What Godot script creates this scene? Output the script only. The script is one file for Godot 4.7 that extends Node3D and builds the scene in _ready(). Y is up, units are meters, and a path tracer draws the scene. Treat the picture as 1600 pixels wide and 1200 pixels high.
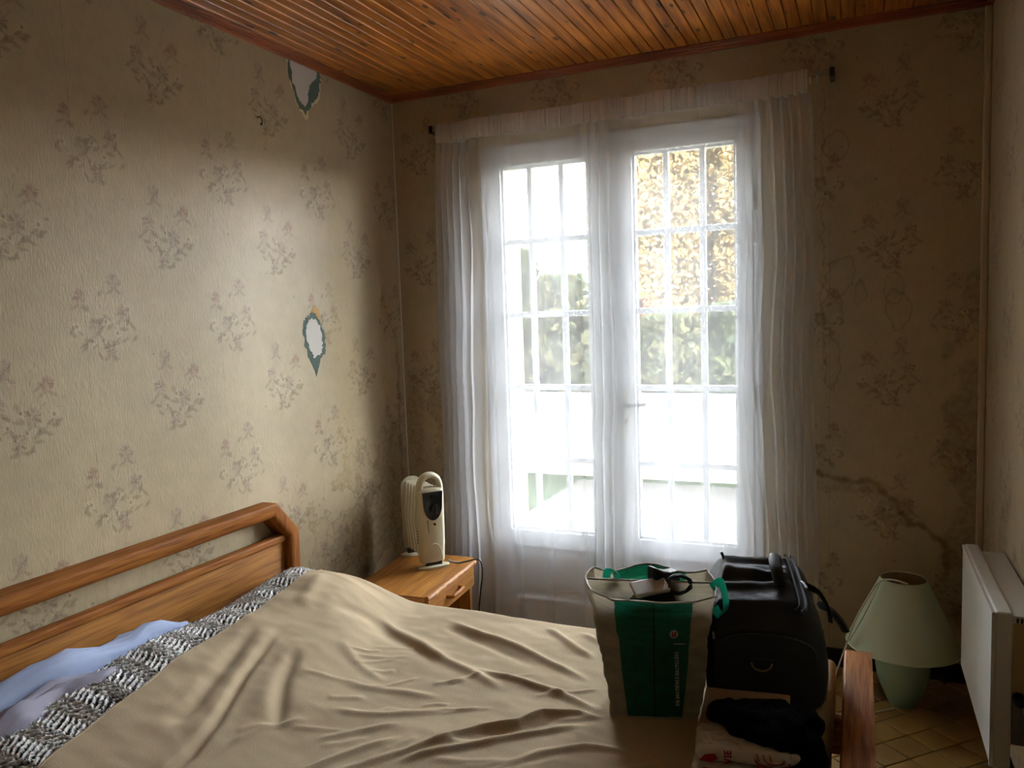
extends Node3D
# A small bedroom with old floral wallpaper, a pine ceiling and a French window behind a sheer curtain.

const W := 2.496      # room width  (x: 0 left wall .. W right wall)
const H := 2.53       # ceiling     (y)
const L := 6.8        # room length (z: 0 window wall .. L wall behind the camera)

var rng := RandomNumberGenerator.new()
var used := {}
var M := {}

# ------------------------------------------------------------------ mesh builder
class MB:
	var v := PackedVector3Array()
	func tri(a: Vector3, b: Vector3, c: Vector3, h: Vector3) -> void:
		var n := (b - a).cross(c - a)
		if n.length_squared() < 1e-16:
			return
		if n.dot(h) > 0.0:
			v.append(a); v.append(c); v.append(b)
		else:
			v.append(a); v.append(b); v.append(c)
	func quad(a: Vector3, b: Vector3, c: Vector3, d: Vector3, h: Vector3) -> void:
		tri(a, b, c, h); tri(a, c, d, h)
	func box(lo: Vector3, hi: Vector3) -> void:
		var c := (lo + hi) / 2.0
		var s := (hi - lo) / 2.0
		for a in 3:
			for sg in [-1.0, 1.0]:
				var n := Vector3.ZERO; n[a] = sg
				var u := Vector3.ZERO; u[(a + 1) % 3] = s[(a + 1) % 3]
				var w := Vector3.ZERO; w[(a + 2) % 3] = s[(a + 2) % 3]
				var o: Vector3 = c + n * s[a]
				quad(o - u - w, o + u - w, o + u + w, o - u + w, n)
	# rounded box; sub adds interior divisions, warp moves the finished points
	func rbox(c: Vector3, size: Vector3, r: float, seg := 2, sub := 0, warp = null) -> void:
		var h := size / 2.0
		r = minf(r, minf(h.x, minf(h.y, h.z)) * 0.999)
		var co := []
		for a in 3:
			var l := []
			for k in seg + 1:
				l.append(-h[a] + r * k / seg)
			for k in sub:
				l.append(lerpf(-h[a] + r, h[a] - r, float(k + 1) / (sub + 1)))
			for k in seg + 1:
				l.append(h[a] - r + r * k / seg)
			co.append(l)
		var ih := h - Vector3(r, r, r)
		for a in 3:
			var ua := (a + 1) % 3
			var va := (a + 2) % 3
			for sg in [-1.0, 1.0]:
				var rows := []
				var dirs := []
				for i in co[ua].size():
					var row := []
					var dr := []
					for j in co[va].size():
						var p := Vector3.ZERO
						p[a] = sg * h[a]; p[ua] = co[ua][i]; p[va] = co[va][j]
						var q := p.clamp(-ih, ih)
						var d := (p - q).normalized()
						var o := q + d * r
						if warp != null:
							o = warp.call(o)
						row.append(c + o); dr.append(d)
					rows.append(row); dirs.append(dr)
				for i in rows.size() - 1:
					for j in rows[0].size() - 1:
						quad(rows[i][j], rows[i + 1][j], rows[i + 1][j + 1], rows[i][j + 1], dirs[i][j] + dirs[i + 1][j + 1])
	func tube(pts: Array, r: float, sides := 8, flat := 1.0, up := Vector3.UP) -> void:
		var rings := []
		for i in pts.size():
			var t: Vector3 = (pts[mini(i + 1, pts.size() - 1)] - pts[maxi(i - 1, 0)]).normalized()
			var sd := t.cross(up)
			if sd.length() < 0.05:
				sd = t.cross(Vector3(0.3, 0.1, 1.0))
			sd = sd.normalized()
			var nn := sd.cross(t).normalized()
			up = nn
			var ring := []
			for k in sides:
				var an := TAU * k / sides
				ring.append(pts[i] + sd * cos(an) * r + nn * sin(an) * r * flat)
			rings.append(ring)
		for i in rings.size() - 1:
			for k in sides:
				var k2 := (k + 1) % sides
				quad(rings[i][k], rings[i][k2], rings[i + 1][k2], rings[i + 1][k], (rings[i][k] + rings[i][k2]) / 2.0 - pts[i])
		for e in [0, rings.size() - 1]:
			var out: Vector3 = pts[e] - pts[1 if e == 0 else e - 1]
			for k in sides:
				tri(pts[e], rings[e][k], rings[e][(k + 1) % sides], out)
	func lathe(pr: Array, sides: int, at: Vector3, sx := 1.0, sz := 1.0) -> void:
		for i in pr.size() - 1:
			var d: Vector2 = pr[i + 1] - pr[i]
			for k in sides:
				var a := TAU * k / sides
				var b := TAU * (k + 1) / sides
				var m := (a + b) / 2.0
				var q := []
				for e in [[pr[i], a], [pr[i], b], [pr[i + 1], b], [pr[i + 1], a]]:
					q.append(at + Vector3(cos(e[1]) * e[0].x * sx, e[0].y, sin(e[1]) * e[0].x * sz))
				quad(q[0], q[1], q[2], q[3], Vector3(cos(m) * d.y, -d.x, sin(m) * d.y))
	# polygon (in the plane o + x*ax + y*ay) pushed out by t along ax cross ay
	func prism(poly: PackedVector2Array, o: Vector3, ax: Vector3, ay: Vector3, t: float) -> void:
		var n := ax.cross(ay).normalized()
		var idx := Geometry2D.triangulate_polygon(poly)
		for i in range(0, idx.size(), 3):
			var q := []
			for k in 3:
				var p := poly[idx[i + k]]
				q.append(o + ax * p.x + ay * p.y)
			tri(q[0], q[1], q[2], -n)
			tri(q[0] + n * t, q[1] + n * t, q[2] + n * t, n)
		var cw := Geometry2D.is_polygon_clockwise(poly)
		for i in poly.size():
			var p := poly[i]
			var s := poly[(i + 1) % poly.size()]
			var e := s - p
			var on := Vector2(e.y, -e.x)
			if cw:
				on = -on
			var a := o + ax * p.x + ay * p.y
			var b := o + ax * s.x + ay * s.y
			quad(a, b, b + n * t, a + n * t, ax * on.x + ay * on.y)
	# one straight piece between two mitred sections
	func loft(s0: Array, s1: Array, caps := true) -> void:
		var c0 := Vector3.ZERO
		var c1 := Vector3.ZERO
		for p in s0: c0 += p / s0.size()
		for p in s1: c1 += p / s1.size()
		var n := s0.size()
		for k in n:
			var k2 := (k + 1) % n
			quad(s0[k], s0[k2], s1[k2], s1[k], (s0[k] + s0[k2]) / 2.0 - c0)
		if caps:
			for k in n:
				tri(c0, s0[k], s0[(k + 1) % n], c0 - c1)
				tri(c1, s1[k], s1[(k + 1) % n], c1 - c0)
	func commit(crease := 40.0, grain := 0, uvo := Vector2.ZERO) -> ArrayMesh:
		var n := v.size()
		var fn := PackedVector3Array(); fn.resize(n / 3)
		var at := {}
		var key := PackedInt64Array(); key.resize(n)
		for i in n / 3:
			fn[i] = (v[i * 3 + 2] - v[i * 3]).cross(v[i * 3 + 1] - v[i * 3])
		for i in n:
			var p := v[i]
			var k := (int(round(p.x * 20000.0)) + 900000) * 4000000000000 + (int(round(p.y * 20000.0)) + 900000) * 2000000 + int(round(p.z * 20000.0)) + 900000
			key[i] = k
			if not at.has(k):
				at[k] = PackedInt32Array()
			at[k].append(i / 3)
		var un := PackedVector3Array(); un.resize(n / 3)
		for i in n / 3:
			un[i] = fn[i].normalized()
		var lim := cos(deg_to_rad(crease))
		var nor := PackedVector3Array(); nor.resize(n)
		var uv := PackedVector2Array(); uv.resize(n)
		var ga := (grain + 1) % 3
		var gb := (grain + 2) % 3
		for i in n:
			var f := un[i / 3]
			var s := Vector3.ZERO
			for j in at[key[i]]:
				if un[j].dot(f) > lim:
					s += fn[j]
			nor[i] = s.normalized() if s.length_squared() > 1e-20 else f
			var p := v[i]
			var ab := f.abs()
			if ab[grain] > ab[ga] and ab[grain] > ab[gb]:
				uv[i] = Vector2(p[ga], p[gb]) + uvo
			elif ab[ga] > ab[gb]:
				uv[i] = Vector2(p[grain], p[gb]) + uvo
			else:
				uv[i] = Vector2(p[grain], p[ga]) + uvo
		var arr := []; arr.resize(Mesh.ARRAY_MAX)
		arr[Mesh.ARRAY_VERTEX] = v
		arr[Mesh.ARRAY_NORMAL] = nor
		arr[Mesh.ARRAY_TEX_UV] = uv
		var m := ArrayMesh.new()
		m.add_surface_from_arrays(Mesh.PRIMITIVE_TRIANGLES, arr)
		return m

# surface over a grid of points, smooth normals; flip turns the face round
func grid_mesh(nu: int, nv: int, fn: Callable, flip := false, col = null, uvfn = null) -> ArrayMesh:
	var P := PackedVector3Array(); P.resize(nu * nv)
	var N := PackedVector3Array(); N.resize(nu * nv)
	var U := PackedVector2Array(); U.resize(nu * nv)
	var C := PackedColorArray()
	if col != null:
		C.resize(nu * nv)
	for i in nu:
		for j in nv:
			P[i * nv + j] = fn.call(float(i) / (nu - 1), float(j) / (nv - 1))
			U[i * nv + j] = uvfn.call(float(i) / (nu - 1), float(j) / (nv - 1)) if uvfn != null else Vector2(float(i) / (nu - 1), float(j) / (nv - 1))
			if col != null:
				C[i * nv + j] = col.call(float(i) / (nu - 1), float(j) / (nv - 1))
	var I := PackedInt32Array()
	for i in nu:
		for j in nv:
			var du := P[mini(i + 1, nu - 1) * nv + j] - P[maxi(i - 1, 0) * nv + j]
			var dv := P[i * nv + mini(j + 1, nv - 1)] - P[i * nv + maxi(j - 1, 0)]
			var n := du.cross(dv).normalized()
			N[i * nv + j] = -n if flip else n
			if i < nu - 1 and j < nv - 1:
				var a := i * nv + j
				var b := (i + 1) * nv + j
				if flip:
					I.append_array(PackedInt32Array([a, b, a + 1, b, b + 1, a + 1]))
				else:
					I.append_array(PackedInt32Array([a, a + 1, b, b, a + 1, b + 1]))
	var arr := []; arr.resize(Mesh.ARRAY_MAX)
	arr[Mesh.ARRAY_VERTEX] = P
	arr[Mesh.ARRAY_NORMAL] = N
	arr[Mesh.ARRAY_TEX_UV] = U
	arr[Mesh.ARRAY_INDEX] = I
	if col != null:
		arr[Mesh.ARRAY_COLOR] = C
	var m := ArrayMesh.new()
	m.add_surface_from_arrays(Mesh.PRIMITIVE_TRIANGLES, arr)
	return m

# ------------------------------------------------------------------ nodes
func numbered(called: String) -> String:
	if not used.has(called):
		used[called] = 0
		return called
	used[called] += 1
	return "%s_%03d" % [called, used[called]]

func thing(called: String, label: String, category: String, at := Vector3.ZERO, turn := 0.0, group := "") -> Node3D:
	var o := Node3D.new()
	o.name = numbered(called)
	add_child(o)
	o.position = at
	o.rotation.y = turn
	tag(o, label, category, group)
	return o

func tag(o: Node, label: String, category: String, group := "") -> void:
	o.set_meta("label", label)
	o.set_meta("category", category)
	if group:
		o.set_meta("group", group)

func structure(called: String, mesh: Mesh = null, mat: Material = null, label := "", category := "") -> Node3D:
	var o: Node3D
	if mesh:
		o = MeshInstance3D.new()
		o.mesh = mesh
		o.material_override = mat
	else:
		o = Node3D.new()
	o.name = called
	add_child(o)
	o.set_meta("kind", "structure")
	if label:
		tag(o, label, category)
	return o

func part(called: String, mesh: Mesh, mat: Material, parent: Node3D, label := "") -> MeshInstance3D:
	var o := MeshInstance3D.new()
	o.name = called
	o.mesh = mesh
	o.material_override = mat
	parent.add_child(o, true)
	if label:
		o.set_meta("label", label)
	return o

func bx(lo: Vector3, hi: Vector3, r := 0.0, grain := 0, uvo := Vector2.ZERO) -> ArrayMesh:
	var b := MB.new()
	if r > 0.0:
		b.rbox((lo + hi) / 2.0, hi - lo, r)
	else:
		b.box(lo, hi)
	return b.commit(50.0, grain, uvo)

func tubem(pts: Array, r: float, sides := 8, flat := 1.0) -> ArrayMesh:
	var b := MB.new()
	b.tube(pts, r, sides, flat)
	return b.commit(60.0)

func smooth_path(pts: Array, n := 6) -> Array:
	var c := Curve3D.new()
	for i in pts.size():
		var t: Vector3 = (pts[mini(i + 1, pts.size() - 1)] - pts[maxi(i - 1, 0)]) / 6.0
		c.add_point(pts[i], -t, t)
	var out := []
	for i in pts.size() - 1:
		for k in n:
			out.append(c.sample(i, float(k) / n))
	out.append(pts[-1])
	return out

# ------------------------------------------------------------------ textures
func noise(sd: int, freq: float, oct := 3) -> FastNoiseLite:
	var f := FastNoiseLite.new()
	f.seed = sd
	f.noise_type = FastNoiseLite.TYPE_SIMPLEX_SMOOTH
	f.frequency = freq
	f.fractal_octaves = oct
	return f

# seamless grey bytes, stretched: made at (w / sx, h / sy) and enlarged
func grey(w: int, h: int, sd: int, freq: float, oct := 3, sx := 1, sy := 1) -> PackedByteArray:
	var im := noise(sd, freq, oct).get_seamless_image(w / sx, h / sy)
	im.convert(Image.FORMAT_L8)
	if sx > 1 or sy > 1:
		im.resize(w, h, Image.INTERPOLATE_CUBIC)
	return im.get_data()

func tex(w: int, h: int, data: PackedByteArray, fmt := Image.FORMAT_RGB8) -> ImageTexture:
	return ImageTexture.create_from_image(Image.create_from_data(w, h, false, fmt, data))

func wood_tex(sd: int, dark: Color, mid: Color, light: Color, knots: int, w := 1024, h := 512) -> ImageTexture:
	var fine := grey(w, h, sd, 0.09, 3, 16, 1)
	var broad := grey(w, h, sd + 1, 0.02, 3, 8, 1)
	var k := PackedFloat32Array(); k.resize(w * h)
	var r := RandomNumberGenerator.new(); r.seed = sd
	for i in knots:
		var cx := r.randf() * w
		var cy := r.randf() * h
		var rr := r.randf_range(5.0, 13.0)
		for y in range(int(cy - rr * 3), int(cy + rr * 3)):
			for x in range(int(cx - rr * 5), int(cx + rr * 5)):
				var d := sqrt(pow((x - cx) / 1.5, 2) + pow(y - cy, 2)) / rr
				var q := 1.0 if d < 0.8 else (0.55 * (0.5 + 0.5 * cos(d * 9.0)) * exp(-d) if d < 3.0 else 0.0)
				var at := posmod(y, h) * w + posmod(x, w)
				k[at] = maxf(k[at], q)
	var out := PackedByteArray(); out.resize(w * h * 3)
	for i in w * h:
		var t := clampf(0.5 + (fine[i] / 255.0 - 0.5) * 0.9 + (broad[i] / 255.0 - 0.5) * 1.1, 0.0, 1.0)
		var c := dark.lerp(mid, t * 2.0) if t < 0.5 else mid.lerp(light, t * 2.0 - 1.0)
		c = c.lerp(dark.darkened(0.55), k[i] * 0.85)
		out[i * 3] = int(c.r * 255); out[i * 3 + 1] = int(c.g * 255); out[i * 3 + 2] = int(c.b * 255)
	return tex(w, h, out)

func std(color: Color, rough := 0.7, spec := 0.5) -> StandardMaterial3D:
	var m := StandardMaterial3D.new()
	m.albedo_color = color
	m.roughness = rough
	m.metallic_specular = spec
	return m

func bumpy(m: StandardMaterial3D, data: PackedByteArray, w: int, h: int, depth: float) -> StandardMaterial3D:
	m.heightmap_enabled = true
	m.heightmap_texture = tex(w, h, data, Image.FORMAT_L8)
	m.heightmap_scale = depth
	return m

func wood_mat(t: Texture2D, rough: float, coat: float, scale := Vector3(1.0, 2.5, 1.0)) -> StandardMaterial3D:
	var m := std(Color.WHITE, rough)
	m.albedo_texture = t
	m.uv1_scale = scale
	if coat > 0.0:
		m.clearcoat_enabled = true
		m.clearcoat = coat
		m.clearcoat_roughness = 0.18
	return m

# ---- the printed wallpaper: one repeat of 0.53 x 0.525 m with two posies
const WP := 1024
var wp := PackedFloat32Array()      # r, g, b
var wp_n: PackedByteArray
func stroke(cx: float, cy: float, rx: float, ry: float, an: float, col: Color, al: float, pointed := false, stipple := 0.5) -> void:
	var R := maxf(rx, ry) + 2.0
	var ca := cos(an)
	var sa := sin(an)
	for y in range(int(cy - R), int(cy + R) + 1):
		for x in range(int(cx - R), int(cx + R) + 1):
			var dx := x - cx
			var dy := y - cy
			var u := (dx * ca + dy * sa) / rx
			var w := (-dx * sa + dy * ca) / ry
			if absf(u) > 1.0:
				continue
			if pointed:
				w /= maxf(0.05, 1.0 - u * u)
			var d := (absf(w) if pointed else sqrt(u * u + w * w))
			if d > 1.0:
				continue
			var at := posmod(y, WP) * WP + posmod(x, WP)
			var a := al * clampf((1.0 - d) * 4.0, 0.0, 1.0) * (1.0 - stipple + stipple * clampf((wp_n[at] / 255.0 - 0.38) * 4.0, 0.0, 1.0))
			wp[at * 3] = lerpf(wp[at * 3], col.r, a)
			wp[at * 3 + 1] = lerpf(wp[at * 3 + 1], col.g, a)
			wp[at * 3 + 2] = lerpf(wp[at * 3 + 2], col.b, a)

func posy(cx: float, cy: float, mir: float, r: RandomNumberGenerator) -> void:
	var S := 1.5
	var mauve := Color(0.58, 0.50, 0.455)
	var rose := Color(0.61, 0.46, 0.40)
	var leaf := Color(0.46, 0.41, 0.32)
	var pale := Color(0.84, 0.79, 0.70)
	for i in 44:      # grasses and thin stems fanning outwards
		var a := -PI / 2 + r.randf_range(-1.5, 1.5)
		var l := r.randf_range(60, 215) * S
		stroke(cx + cos(a) * l * 0.85 * mir, cy + 40 + sin(a) * l, r.randf_range(10, 28), r.randf_range(1.4, 4.0), (a if mir > 0 else PI - a) + r.randf_range(-0.4, 0.4), leaf.lerp(mauve, r.randf()), r.randf_range(0.2, 0.5), true, 0.4)
	# large heads of layered petals
	for f in [[58.0, -170.0, 50.0, mauve], [-92.0, -108.0, 44.0, rose], [92.0, -48.0, 44.0, mauve.lerp(rose, 0.4)], [-30.0, 6.0, 50.0, mauve], [28.0, 92.0, 46.0, rose.lerp(mauve, 0.5)]]:
		var fx: float = cx + f[0] * S * mir
		var fy: float = cy + f[1] * S
		stroke(fx, fy, f[2], f[2] * 1.15, 0.0, f[3], 0.36, false, 0.8)
		for i in 22:
			var a := r.randf() * TAU
			var d: float = sqrt(r.randf()) * f[2] * 0.9
			stroke(fx + cos(a) * d, fy + sin(a) * d, 17, 5, a + r.randf_range(-0.5, 0.5), f[3].darkened(0.14), 0.40, true, 0.5)
		for sg in [-1, 1]:
			stroke(fx + sg * 30, fy + f[2] + 12, 30, 12, sg * 0.5, leaf, 0.38, true, 0.5)
		stroke(fx + r.randf_range(-8, 8), fy + f[2] + 42, 3, 40, r.randf_range(-0.3, 0.3), leaf, 0.32, false, 0.4)
	# daisies with a brown eye
	for f in [[12.0, -12.0], [-52.0, 60.0], [62.0, 34.0], [118.0, -62.0], [-112.0, 4.0], [-4.0, 60.0], [40.0, 80.0]]:
		var fx: float = cx + f[0] * S * mir
		var fy: float = cy + f[1] * S
		for i in 9:
			var a := TAU * i / 9.0 + r.randf_range(-0.1, 0.1)
			stroke(fx + cos(a) * 22, fy + sin(a) * 22, 20, 6, a, pale, 0.26, true, 0.4)
		stroke(fx, fy, 10, 12, 0, Color(0.50, 0.35, 0.28), 0.6, false, 0.3)
		stroke(fx + r.randf_range(-30, 30), fy + r.randf_range(20, 40), 22, 9, r.randf_range(-1.2, 1.2), leaf, 0.4, true, 0.5)
	# leaves
	var lv := [[-128.0, 34.0, 0.4], [-85.0, 72.0, -0.5], [38.0, 132.0, 1.0], [96.0, 62.0, -0.7], [135.0, 10.0, 0.6], [-20.0, 120.0, 1.3]]
	for i in 16:
		lv.append([r.randfn(0.0, 58.0), r.randfn(20.0, 62.0), r.randf_range(-1.3, 1.3)])
	for f in lv:
		stroke(cx + f[0] * S * mir, cy + f[1] * S, r.randf_range(26, 40), r.randf_range(11, 16), f[2] * mir + r.randf_range(-0.3, 0.3), leaf, r.randf_range(0.30, 0.46), true, 0.45)
		stroke(cx + f[0] * S * mir, cy + f[1] * S, 28, 1.8, f[2] * mir, leaf.darkened(0.25), 0.3, true, 0.2)

func wallpaper_tex() -> ImageTexture:
	wp_n = grey(WP, WP, 5, 0.11, 2)
	var streak := grey(WP, WP, 6, 0.12, 2, 1, 16)
	var cloud := grey(WP, WP, 7, 0.006, 3)
	wp.resize(WP * WP * 3)
	var base := Color(0.71, 0.648, 0.525)
	for i in WP * WP:
		var t := 1.0 + (streak[i] / 255.0 - 0.5) * 0.06 + (cloud[i] / 255.0 - 0.5) * 0.05
		wp[i * 3] = base.r * t; wp[i * 3 + 1] = base.g * t; wp[i * 3 + 2] = base.b * t
	var r := RandomNumberGenerator.new(); r.seed = 11
	posy(256, 256, 1.0, r)
	posy(768, 809, -1.0, r)
	for i in 30:   # odd specks of print
		stroke(r.randf() * WP, r.randf() * WP, r.randf_range(4, 12), 2.5, r.randf() * PI, Color(0.5, 0.43, 0.34), 0.35, true, 0.2)
	for y in WP:   # seam between two strips
		if wp_n[y * WP + 300] > 95:
			stroke(880, y, 1.6, 1.2, 0, Color(0.42, 0.36, 0.27), 0.35, false, 0.0)
	var out := PackedByteArray(); out.resize(WP * WP * 3)
	for i in WP * WP * 3:
		out[i] = clampi(int(wp[i] * 255.0), 0, 255)
	return tex(WP, WP, out)

# ---- damp stains, as a layer with its own outline over a whole wall
class Stain:
	var w: int
	var h: int
	var sx: float
	var sy: float
	var d := PackedByteArray()
	var nz: FastNoiseLite
	func _init(wm: float, hm: float, pw: int, ph: int, sd: int) -> void:
		w = pw; h = ph; sx = pw / wm; sy = ph / hm
		d.resize(w * h * 4)
		nz = FastNoiseLite.new(); nz.seed = sd; nz.frequency = 1.0; nz.fractal_octaves = 4
	func put(x: int, y: int, c: Color, a: float) -> void:
		if x < 0 or y < 0 or x >= w or y >= h or a <= 0.003:
			return
		var i := (y * w + x) * 4
		var o := d[i + 3] / 255.0
		var t := a + o * (1.0 - a)
		for k in 3:
			d[i + k] = int(255.0 * (c[k] * a + d[i + k] / 255.0 * o * (1.0 - a)) / t)
		d[i + 3] = int(t * 255.0)
	# irregular patch with a tide line; u, v in metres (v up from floor)
	func patch(u: float, v: float, ru: float, rv: float, c: Color, fill: float, rim: float, hm: float, rough := 0.35, rw := 0.05) -> void:
		for y in range(int((hm - v - rv * 1.7) * sy), int((hm - v + rv * 1.7) * sy)):
			for x in range(int((u - ru * 1.7) * sx), int((u + ru * 1.7) * sx)):
				var mu := x / sx
				var mv := hm - y / sy
				var e := Vector2((mu - u) / ru, (mv - v) / rv)
				var q := e.length() + nz.get_noise_2d(mu * 4.0 + 7.0, mv * 4.0) * rough * 2.0 + nz.get_noise_2d(mu * 22.0, mv * 22.0) * 0.12
				if q > 1.0:
					continue
				var edge := exp(-pow((1.0 - q) / rw, 2.0)) if q > 0.5 else 0.0
				var g := 0.6 + 0.8 * nz.get_noise_2d(mu * 30.0, mv * 30.0)
				put(x, y, c, clampf(fill * clampf(g, 0.0, 1.0) * clampf((1.0 - q) * 6.0, 0.0, 1.0) + rim * edge, 0.0, 0.9))
	# wavering line of dried water
	func run(pts: Array, wd: float, c: Color, a: float, hm: float) -> void:
		for i in pts.size() - 1:
			var p: Vector2 = pts[i]
			var q: Vector2 = pts[i + 1]
			var n := int(p.distance_to(q) * sx * 2.0) + 2
			for k in n:
				var m := p.lerp(q, float(k) / n)
				m += Vector2(nz.get_noise_2d(m.x * 14.0, m.y * 14.0), nz.get_noise_2d(m.y * 14.0, m.x * 14.0 + 9.0)) * 0.02
				var ww := wd * (0.6 + 0.8 * absf(nz.get_noise_2d(m.x * 20.0, m.y * 20.0 + 4.0)))
				for y in range(int((hm - m.y - ww) * sy), int((hm - m.y + ww) * sy) + 1):
					for x in range(int((m.x - ww) * sx), int((m.x + ww) * sx) + 1):
						var dd := Vector2(x / sx - m.x, hm - y / sy - m.y).length() / ww
						if dd < 1.0:
							put(x, y, c, a * (1.0 - dd) * 0.4)
	func specks(u0: float, u1: float, v0: float, v1: float, n: int, c: Color, a: float, hm: float, r: RandomNumberGenerator, big := 0.006) -> void:
		for i in n:
			var u := lerpf(u0, u1, r.randf())
			var v := lerpf(v0, v1, r.randf())
			var s := r.randf_range(0.25, 1.0) * big
			for y in range(int((hm - v - s) * sy), int((hm - v + s) * sy) + 1):
				for x in range(int((u - s) * sx), int((u + s) * sx) + 1):
					var dd := Vector2(x / sx - u, hm - y / sy - v).length() / s
					if dd < 1.0:
						put(x, y, c, a * (1.0 - dd * dd))
	func texture() -> ImageTexture:
		return ImageTexture.create_from_image(Image.create_from_data(w, h, false, Image.FORMAT_RGBA8, d))

# wall faces carry uv (wallpaper repeats) and uv2 (the whole wall)
func wall_mesh(boxes: Array, axis: int, len: float, off: Array) -> ArrayMesh:
	var st := SurfaceTool.new()
	st.begin(Mesh.PRIMITIVE_TRIANGLES)
	for i in boxes.size():
		var b := MB.new()
		b.box(boxes[i][0], boxes[i][1])
		for t in range(0, b.v.size(), 3):
			var n := (b.v[t + 2] - b.v[t]).cross(b.v[t + 1] - b.v[t]).normalized()
			for k in 3:
				var p := b.v[t + k]
				var u: float = p[axis]
				st.set_normal(n)
				st.set_uv(Vector2((u - off[i].x) / 0.53, (off[i].y - p.y) / 0.525))
				st.set_uv2(Vector2(u / len, 1.0 - p.y / H))
				st.add_vertex(p)
	return st.commit()

func wall_mat(stain: Texture2D) -> StandardMaterial3D:
	var m: StandardMaterial3D = M.wallpaper.duplicate()
	if stain:
		m.detail_enabled = true
		m.detail_albedo = stain
		m.detail_uv_layer = BaseMaterial3D.DETAIL_UV_2
		m.detail_blend_mode = BaseMaterial3D.BLEND_MODE_MIX
	return m

func make_materials() -> void:
	var wallp := std(Color.WHITE, 0.46, 0.5)
	wallp.albedo_texture = wallpaper_tex()
	var a := grey(1024, 1024, 21, 0.07, 3, 1, 4)
	var b := grey(1024, 1024, 22, 0.03, 3, 1, 4)
	for i in a.size():
		a[i] = clampi((a[i] * 2 + b[i]) / 3, 0, 255)
	bumpy(wallp, a, 1024, 1024, 0.06)
	M.wallpaper = wallp
	M.pine = wood_mat(wood_tex(31, Color(0.50, 0.26, 0.06), Color(0.69, 0.40, 0.105), Color(0.80, 0.50, 0.16), 34), 0.38, 0.55, Vector3(0.6, 2.2, 1))
	M.pine_trim = wood_mat(wood_tex(32, Color(0.42, 0.19, 0.08), Color(0.54, 0.265, 0.12), Color(0.62, 0.33, 0.16), 0, 512, 256), 0.35, 0.6, Vector3(1, 4, 1))
	M.cherry = wood_mat(wood_tex(33, Color(0.44, 0.25, 0.095), Color(0.57, 0.345, 0.14), Color(0.65, 0.42, 0.19), 0, 1024, 512), 0.55, 0.0, Vector3(1.2, 5, 1))
	M.cherry.metallic_specular = 0.28
	M.oak = wood_mat(wood_tex(34, Color(0.50, 0.305, 0.10), Color(0.62, 0.40, 0.145), Color(0.69, 0.47, 0.19), 0, 1024, 512), 0.48, 0.15, Vector3(0.9, 3, 1))
	M.white_frame = std(Color(0.86, 0.87, 0.87), 0.35)
	M.cream = std(Color(0.86, 0.82, 0.68), 0.9)
	M.plaster = bumpy(std(Color(0.85, 0.835, 0.815), 0.9), grey(256, 256, 41, 0.05), 256, 256, 0.1)
	M.green_paint = std(Color(0.34, 0.42, 0.39), 0.8)
	M.ochre = std(Color(0.74, 0.60, 0.38), 0.8)
	var g := StandardMaterial3D.new()
	g.albedo_color = Color(1, 1, 1, 0.04)
	g.transparency = BaseMaterial3D.TRANSPARENCY_ALPHA
	g.roughness = 0.0
	M.glass = g
	var c := std(Color(0.93, 0.93, 0.95, 0.33), 1.0, 0.1)
	c.transparency = BaseMaterial3D.TRANSPARENCY_ALPHA
	c.cull_mode = BaseMaterial3D.CULL_DISABLED
	c.backlight_enabled = true
	c.backlight = Color(0.52, 0.52, 0.53)
	M.sheer = c
	var c2: StandardMaterial3D = c.duplicate()
	c2.albedo_color = Color(0.93, 0.93, 0.95, 0.7)
	M.sheer_head = c2
	M.steel = std(Color(0.6, 0.6, 0.6), 0.4); M.steel.metallic = 0.9
	M.rod = std(Color(0.62, 0.60, 0.57), 0.5)
	M.dark_metal = std(Color(0.10, 0.08, 0.07), 0.5)
	M.black_plastic = std(Color(0.035, 0.037, 0.04), 0.4)
	M.white_plastic = std(Color(0.82, 0.82, 0.79), 0.45)
	var sp := std(Color(0.71, 0.635, 0.52), 1.0, 0.15)
	sp.rim_enabled = true; sp.rim = 0.35; sp.rim_tint = 0.6
	bumpy(sp, grey(512, 512, 51, 0.16, 3), 512, 512, 0.08)
	sp.uv1_scale = Vector3(9, 7, 1)
	M.spread = sp
	var bl := std(Color.WHITE, 1.0, 0.1)
	bl.vertex_color_use_as_albedo = true
	M.blanket = bl
	M.blue_linen = bumpy(std(Color(0.66, 0.71, 0.83), 0.95, 0.2), grey(256, 256, 52, 0.03), 256, 256, 0.15)
	M.lilac_linen = bumpy(std(Color(0.63, 0.62, 0.68), 0.95, 0.2), grey(256, 256, 53, 0.03), 256, 256, 0.15)
	M.mattress = std(Color(0.75, 0.73, 0.68), 0.9)
	M.ivory = std(Color(0.80, 0.77, 0.66), 0.42)
	M.navy_panel = std(Color(0.05, 0.08, 0.12), 0.25)
	M.amber = std(Color(0.36, 0.13, 0.05), 0.2)
	M.print_dark = std(Color(0.16, 0.13, 0.10), 0.6)
	M.bag_inside = std(Color(0.66, 0.62, 0.54), 0.6)
	M.teal_strap = std(Color(0.10, 0.47, 0.42), 0.6)
	M.teal_strap.backlight_enabled = true; M.teal_strap.backlight = Color(0.3, 0.8, 0.7)
	M.red_print = std(Color(0.62, 0.06, 0.05), 0.5)
	M.white_print = std(Color(0.80, 0.84, 0.80), 0.6)
	M.black_cloth = bumpy(std(Color(0.135, 0.138, 0.145), 0.62, 0.45), grey(256, 256, 54, 0.2, 2), 256, 256, 0.05)
	M.black_cloth.uv1_triplanar = true; M.black_cloth.uv1_scale = Vector3(8, 8, 8)
	M.grey_web = std(Color(0.20, 0.21, 0.22), 0.7)
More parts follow.
